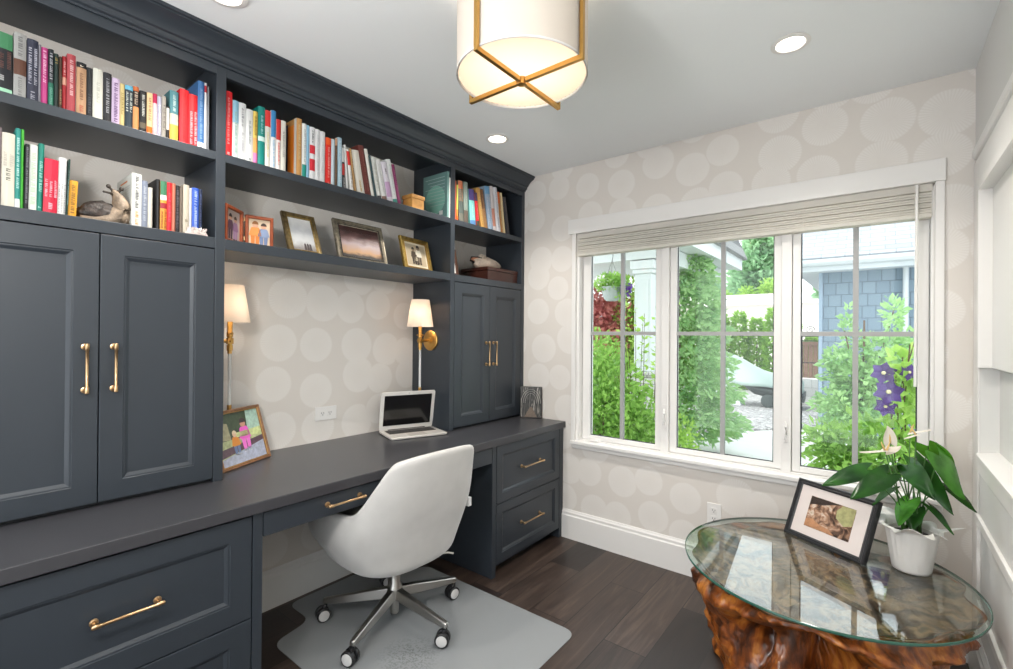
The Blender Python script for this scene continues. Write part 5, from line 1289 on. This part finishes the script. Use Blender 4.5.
# porch: beam, soffit, post on a stone pedestal
PW = mat('porch_white', 'cdd2d1', .5)
r = thing('porch_post', 'white square porch post with a stepped capital on a stone pedestal', 'porch post', (.19, 2.6, ZO))
m = MB(); m.box(.085, .285, 2.5, 2.7, .98, 2.05); m.build('shaft', PW, r, bevel=.006)
m = MB(); m.box(.115, .255, 2.488, 2.5, 1.05, 1.98); m.build('recessed_face', PW, r, bevel=.003)
m = MB(); m.box(.065, .305, 2.48, 2.72, 2.05, 2.10).box(.045, .325, 2.46, 2.74, 2.10, 2.2).box(.065, .305, 2.48, 2.72, .93, .98); m.build('capital', PW, r, bevel=.008)
m = MB(); m.box(.02, .35, 2.43, 2.77, ZO-.05, .90).box(-.01, .38, 2.40, 2.80, .90, .93); m.build('stone_pedestal', shinglemat('ledge_stone', 'cfcdc8', 'b4b3b0', '8f8e8b', .22, .07), r, bevel=.006)
r = thing('porch_roof', 'white porch roof with a boxed beam and soffit outside the left window', 'porch roof', (-.4, 3.0, 2.2))
m = MB(); m.box(-3.2, .36, 2.45, 2.75, 2.21, 2.40).box(.10, .36, 2.75, 5.2, 2.21, 2.40); m.build('beam', PW, r, bevel=.005)
m = MB(); m.box(-3.2, .55, 2.2, 5.4, 2.405, 2.43); m.build('soffit', PW, r)
m = MB(); m.box(-3.25, .60, 2.12, 2.2, 2.38, 2.55).box(.55, .62, 2.2, 5.4, 2.38, 2.55); m.build('fascia', PW, r, bevel=.004)
m = MB(); m.prism([(2.05, 2.55), (5.5, 2.55), (3.9, 3.1)], 'x', -3.3, .68); m.build('roof', shinglemat('porch_shingle', '9a9a98', '858585', '6f6f6f', .3, .12, False), r)
# hanging basket
bx, by, bz = .02, 2.05, 1.80
r = thing('hanging_basket', 'pale hanging basket with green leaves and flowers under the porch beam', 'hanging basket', (bx, by, bz-.09))
MB().lathe([(.001, -.085), (.06, -.085), (.085, -.06), (.118, .055), (.124, .055), (.124, .068), (.112, .068), (.105, .03), (.001, .03)], (bx, by, bz), 28).build('pot', mat('basket_pot', '9ca3a2', .6), r, smooth=35)
leaf_cloud(blob((bx, by, bz+.11), .19, .17, .10, 900, rg, .2) + blob((bx+.12, by, bz+.02), .08, .1, .1, 140, rg, .2), .05, seed=12).build('foliage', G1, r, normals=False)
leaf_cloud(blob((bx+.17, by-.02, bz+.03), .05, .05, .05, 60, rg, .2), .045, seed=13, asp=.9).build('flowers', mat('petunia_purple', '6a3f9a', .5), r, normals=False)
leaf_cloud(blob((bx-.06, by-.05, bz+.14), .12, .1, .05, 60, rg, .2), .035, seed=14, asp=.9).build('white_flowers', mat('petunia_white', 'f0eeea', .5), r, normals=False)
for a in (0, 120, 240):
    MB().tube([(bx+.11*cos(radians(a)), by+.11*sin(radians(a)), bz+.06), (bx, by, bz+.36)], .002, 5).build('hanger_wire', mat('wire_dark', '4a4c4c', .5, .6), r)
MB().tube([(bx, by, bz+.35), (bx+.01, by, bz+.40), (bx, by+.02, bz+.46), (bx, by+.16, bz+.5), (bx, by+.40, bz+.5)], .004, 6).build('hook', mat('wire_dark'), r)

# far side: hedge, pale building, tree
for k in range(11):
    x = -3.9+.47*k; y = 13.2+.15*sin(k*2.1)
    h = 2.05+.35*abs(sin(k*1.3+.6))
    if k > 9: h = 1.6
    cl = cone((x, y, ZO), .30, h, 2700, rg, .25)
    plant('cedar_hedge_tree', 'column of clipped cedar in the hedge beyond the gravel', 'hedge tree', (x, y, ZO), cl, G4, .12, 20+k, [stem(x, y, 1.2, .04)], 'cedar hedge columns beyond the gravel', asp=.5, droop=-.4)
r = thing('neighbouring_building', 'pale cream low building with a grey roof behind the hedge', 'building', (-2, 19, ZO))
MB().box(-8, 3.5, 18, 24, ZO-.05, 2.62).build('wall', mat('cream_siding', 'e6ddd4', .8), r)
MB().prism([(17.5, 2.6), (24.5, 2.6), (21, 3.3)], 'x', -8.4, -.6).build('roof', shinglemat('far_shingle', 'cfc8c2', 'bdb6b0', 'a9a29c', .4, .2, False), r)
MB().prism([(17.6, 2.62), (24.5, 2.62), (21, 3.0)], 'x', -.6, 3.9).build('lower_roof', MATS['far_shingle'], r)
def bigtree(x, y, rx, z0, z1, seed, label, n=7000):
    r = thing('conifer_tree', label, 'tree', (x, y, ZO))
    q = random.Random(seed); cl = []
    for _ in range(n):
        t = q.random(); a = q.uniform(0, 2*pi); rr = rx*(sin(pi*min(1, t*.8+.2))**.7)*q.uniform(.5, 1)*(.8+.2*sin(a*5+t*14))
        cl.append((Vector((x+rr*cos(a), y+rr*sin(a), z0+(z1-z0)*t)), Vector((cos(a), sin(a), .3))))
    leaf_cloud(cl, .42, seed=seed).build('foliage', G5, r, normals=False)
    MB().tube([(x, y, ZO-.1), (x, y, z1*.8)], [.3, .1], 8).build('trunk', BARK, r, smooth='all')
bigtree(-3.0, 27.2, 1.9, 1.5, 7.4, 31, 'tall soft green tree rising behind the pale building, right of its middle')
bigtree(-7.1, 29, 1.8, 1.5, 7.0, 32, 'tall green tree behind the pale building, hidden by the conifer on the left')
bigtree(.75, 29, 1.4, 1.5, 5.6, 33, 'tall soft green tree seen beside the shed eave')
bigtree(4.4, 30, 1.9, 1.0, 4.6, 34, 'wide green tree behind the shed')
for k, (x, z) in enumerate(((-4.3, 2.3), (-3.2, 2.6), (-2.2, 2.9))):
    plant('yellow_shrub', ['yellow green shrub top left of the pale roof', 'yellow green shrub top in the middle behind the pale roof', 'yellow green shrub top right behind the pale roof'][k], 'shrub', (x, 24.95, ZO), blob((x, 24.95, z+.8), .48, .4, .7, 700, rg, .3), G3, .2, 40+k, [stem(x, 24.95, z+.8, .06)])

# covered boat on its stand
r = thing('covered_boat', 'dinghy under a pale green tarpaulin with its bow raised, on the gravel', 'boat', (.15, 9.8, ZO))
TARP = mat('tarp_pale_green', 'a9b8b0', .5, bump=(4, .4)); HULL = mat('hull_dark', '4a5350', .5)
def tarp(u, v):
    # u along the boat, v across the ridge
    x = -.62+1.6*u; w = .42*(.35+.65*sin(pi*min(1, .18+u*.9))); ridge = .98-.62*u-.06*sin(pi*u); s_ = v*2-1
    z = ridge - abs(s_)**1.2*(ridge-(.33-.24*u)) + .03*sin(9*u+4*s_)
    return (x+.03*sin(7*v), 9.75+w*s_*1.2, max(z, ZO+.03))
MB().grid(tarp, 26, 17).build('tarpaulin', TARP, r, smooth='all', solid=.01, normals=False)
m = MB(); m.rings([[(x, 9.75+w*cos(pi*k/12)*1.0, z+dz*sin(pi*k/12)*-1) for k in range(13)] for x, w, z, dz in ((-.3, .1, .32, .1), (0, .33, .22, .22), (.5, .42, .15, .26), (.8, .42, .12, .25), (1.0, .38, .10, .22))]); m.build('hull', HULL, r, smooth='all')
m = MB(); m.rings([[(x, y, z) for x, y in ((-.95+d, 9.3+d), (-.2-d, 9.3+d), (-.2-d, 9.7-d), (-.95+d, 9.7-d))] for z, d in ((ZO+.001, 0), (.08, .16), (.38, .19))]); m.build('stand', mat('stand_white', 'dfe2e2', .5), r, bevel=.01)
for y in (9.38, 9.62): MB().tube([(-.62, y, .36), (-.55, y, .92)], .012, 6).build('support_pole', mat('stand_white'), r)
for x in (.35, .85):
    MB().lathe([(.001, -.05), (.07, -.05), (.15, -.035), (.15, .035), (.07, .05), (.001, .05)], (x, 9.36, ZO+.152), 20, M=Matrix.Rotation(pi/2, 3, 'X').to_4x4().to_3x3()).build('trailer_wheel', HULL, r, smooth=40)

# shed
r = thing('garden_shed', 'blue grey shingled shed with a pale shingle roof seen in the right window', 'shed', (4, 8, ZO))
SHW = shinglemat('shed_shingles', '8698a6', '788b9a', '5f6d7a', .17, .19)
MB().box(1.56, 7, 6.6, 10.5, ZO-.02, 2.62).build('wall', SHW, r)
MB().box(1.53, 1.58, 6.57, 6.62, ZO-.02, 2.5).build('corner_board', mat('shed_trim', '93a5b8', .6), r)
EV = mat('eave_white', 'cbd0d4', .5)
MB().box(1.22, 7.3, 6.2, 10.9, 2.40, 2.44).build('soffit', EV, r)
MB().box(1.20, 7.3, 6.16, 6.2, 2.38, 2.52).build('fascia', EV, r)
MB().prism([(6.16, 2.45), (6.16, 2.55), (6.03, 2.55), (6.03, 2.50), (6.06, 2.46), (6.1, 2.45)], 'x', 1.18, 7.3).build('gutter', EV, r, smooth=30)
MB().prism([(6.08, 2.55), (10.95, 2.55), (8.5, 4.1), (8.5, 4.14), (6.06, 2.58)], 'x', 1.16, 7.4).build('roof', shinglemat('shed_roof_shingle', 'a9adb1', '989ca0', '85888c', .3, .085, False), r)
MB().cyl((2.62, 6.5, ZO), (2.62, 6.5, 2.4), .035, n=10).build('downpipe', EV, r, smooth=40)
MB().box(1.4, 7, 6.3, 6.6, ZO-.02, ZO+.06).build('footing', mat('concrete'), r)

# brown fence, low stone wall and a curled iron ornament
r = thing('wood_fence', 'brown board fence at the end of the patio beside the shed', 'fence', (1.0, 11, ZO))
for k in range(18):
    x = .55+.1*k; MB().box(x, x+.092, 11, 11.02, .35, 1.22).build('board', mat('fence_brown', '8a6a58', .8, noise=(8, .2)), r, bevel=.003)
MB().box(.5, 2.4, 10.97, 11, 1.16, 1.24).build('rail', mat('fence_brown'), r)
tag(rebase(MB().box(.35, 2.5, 10.55, 10.95, ZO+.001, .36).build('garden_wall', shinglemat('wall_stone', 'e3e0da', 'cfccc6', 'b5b2ac', .4, .2), bevel=.01)), 'low pale stone wall under the brown fence', 'garden wall')
IR = mat('iron_black', '2a2c2e', .5, .5)
r = thing('iron_trellis', 'black curled wrought iron rail beside the shed corner', 'garden railing', (1.42, 7.0, ZO))
for x in (1.25, 1.5): MB().tube([(x, 7, ZO), (x, 7, 1.42)], .010, 6).build('post', IR, r)
for z in (1.36, 1.28, .9): MB().tube([(1.22, 7, z), (1.53, 7, z)], .009, 6).build('rail', IR, r)
MB().tube([(1.37+.07*(1-k/22)*cos(k*.55), 7, 1.47+.07*(1-k/22)*sin(k*.55)) for k in range(20)], .007, 6).build('scroll', IR, r, smooth='all')

# plants close to the right window
c = []
for (x, y, z, rx, rz, n) in ((2.34, 3.0, 1.22, .28, .16, 420), (2.12, 2.9, .95, .26, .18, 600), (2.05, 2.8, .68, .24, .18, 700), (2.30, 3.0, .85, .36, .3, 1100), (2.08, 3.05, 1.35, .08, .3, 130), (2.42, 3.0, 1.55, .08, .2, 130), (2.1, 2.9, .35, .3, .35, 700), (2.55, 3.1, 1.30, .12, .12, 110), (2.0, 2.9, 1.12, .14, .10, 220)):
    c += blob((x, y, z), rx, .25, rz, n, rg, .3, ZO)
plant('open_conifer', 'airy blue green conifer against the blue shed wall', 'tree', (2.2, 2.95, ZO), c, G2, .07, 51, [stem(2.2, 2.95, 1.5, .02), ([(2.2, 2.95, .6), (2.05, 2.9, 1.4)], [.012, .005]), ([(2.22, 2.95, .7), (2.42, 3, 1.6)], [.012, .005])], asp=.55)
c = blob((2.12, 1.25, .55), .26, .22, .18, 520, rg, .3) + blob((2.35, 1.3, .45), .34, .26, .42, 1300, rg, .3, ZO) + blob((2.0, 1.2, .68), .10, .1, .05, 90, rg, .2) + blob((2.2, 1.2, .30), .3, .22, .2, 500, rg, .3, ZO)
plant('broadleaf_shrub', 'glossy green shrub low behind the right window beside the plant pot', 'shrub', (2.3, 1.3, ZO), c, G1, .075, 52, [stem(2.3, 1.3, .5, .012)], asp=.42)
r = thing('clematis_vine', 'climbing clematis with purple flowers and lime leaves at the right window edge', 'climbing plant', (2.42, 1.25, ZO))
for k in range(5): MB().tube([(2.42+.02*k, 1.25, ZO), (2.40+.03*k*sin(k), 1.25, .5), (2.36+.035*k, 1.2, 1.05+.08*k)], .004, 5).build('stem', BARK, r)
leaf_cloud(blob((2.43, 1.2, 1.0), .09, .1, .32, 120, rg, .2) + blob((2.5, 1.25, .75), .08, .12, .45, 140, rg, .2), .085, seed=53, asp=.75).build('foliage', G3, r, normals=False)
CLE = leafmat('clematis_petal', '40285f', '634a90', '6f56a6', 10, .25)
for (x, y, z, s_, ti) in ((2.335, 1.1, 1.11, .075, .9), (2.36, 1.08, .995, .085, .3), (2.345, 1.1, .90, .065, -.7), (2.46, 1.12, 1.12, .055, .6)):
    m = MB()
    for k in range(6):
        a = 2*pi*k/6+.3; d = Vector((cos(a), -.25, sin(a))).normalized(); n_ = Vector((-sin(a), 0, cos(a)))
        p = Vector((x, y, z)); q = [p+d*s_*t+n_*w*s_+Vector((0, -.18*s_*t*t+ti*.1*s_, 0)) for t, w in ((.05, .05), (.55, .36), (1, .02), (.55, -.36))]
        m.quad(*q)
    fo = m.build('flower', CLE, r, normals=False)
    MB().ball((x, y-.006, z), s_*.16, 5).build('flower_centre', mat('clematis_centre', 'd8d0a0', .6), fo, smooth='all')
# ------------------------------------------------------------------ light and camera
w = bpy.data.worlds.new('sky'); SC.world = w; w.use_nodes = True
nt = w.node_tree; bg = nt.nodes['Background']
tc = nt.nodes.new('ShaderNodeTexCoord'); sp = nt.nodes.new('ShaderNodeSeparateXYZ'); nt.links.new(tc.outputs['Generated'], sp.inputs[0])
rp = nt.nodes.new('ShaderNodeValToRGB'); nt.links.new(sp.outputs[2], rp.inputs['Fac'])
rp.color_ramp.elements[0].position = 0; rp.color_ramp.elements[0].color = (.92, .96, 1, 1)
rp.color_ramp.elements[1].position = 1; rp.color_ramp.elements[1].color = (.84, .92, 1, 1)
nt.links.new(rp.outputs['Color'], bg.inputs['Color']); bg.inputs['Strength'].default_value = SKY = 1.8
sd = bpy.data.lights.new('sun', 'SUN'); sd.energy = 1.2; sd.angle = radians(25); sd.color = (1, .97, .92)
so = bpy.data.objects.new('sun', sd); COL.objects.link(so)
so.rotation_euler = Vector((.35, .25, -1)).to_track_quat('-Z', 'Y').to_euler(); so.location = (-2, -2, 8)

# added fill light behind the camera, bare point with no fixture
ld = bpy.data.lights.new('fill_light', 'POINT'); ld.energy = 30; ld.shadow_soft_size = .10; ld.color = (1, .97, .93)
lo = bpy.data.objects.new('fill_light', ld); COL.objects.link(lo); lo.location = (1.57, -2.9, 1.8)
yaw, pitch, roll, FPX = .66699, .0033, .0077, 473.32
F = Vector((-sin(yaw)*cos(pitch), cos(yaw)*cos(pitch), sin(pitch))); R0 = Vector((cos(yaw), sin(yaw), 0)); U0 = R0.cross(F)
Rv = R0*cos(roll)+U0*sin(roll); Uv = -R0*sin(roll)+U0*cos(roll)
cm = Matrix((Rv, Uv, -F)).transposed().to_4x4(); cm.translation = (2.3122, -2.7136, 1.3235)
cd = bpy.data.cameras.new('camera'); cd.sensor_width = 36; cd.sensor_fit = 'HORIZONTAL'; cd.lens = FPX/1013*36; cd.clip_start = .02; cd.clip_end = 200
co = bpy.data.objects.new('camera', cd); COL.objects.link(co); co.matrix_world = cm; SC.camera = co
vs_ = SC.view_settings; vs_.view_transform = 'Standard'; vs_.look = 'None'; vs_.gamma = 1; vs_.use_curve_mapping = False; vs_.exposure = 0.71
SC.cycles.use_denoising = True
SC.cycles.max_bounces = 10; SC.cycles.transparent_max_bounces = 24; SC.cycles.sample_clamp_indirect = 6
SC.cycles.caustics_reflective = False; SC.cycles.caustics_refractive = False
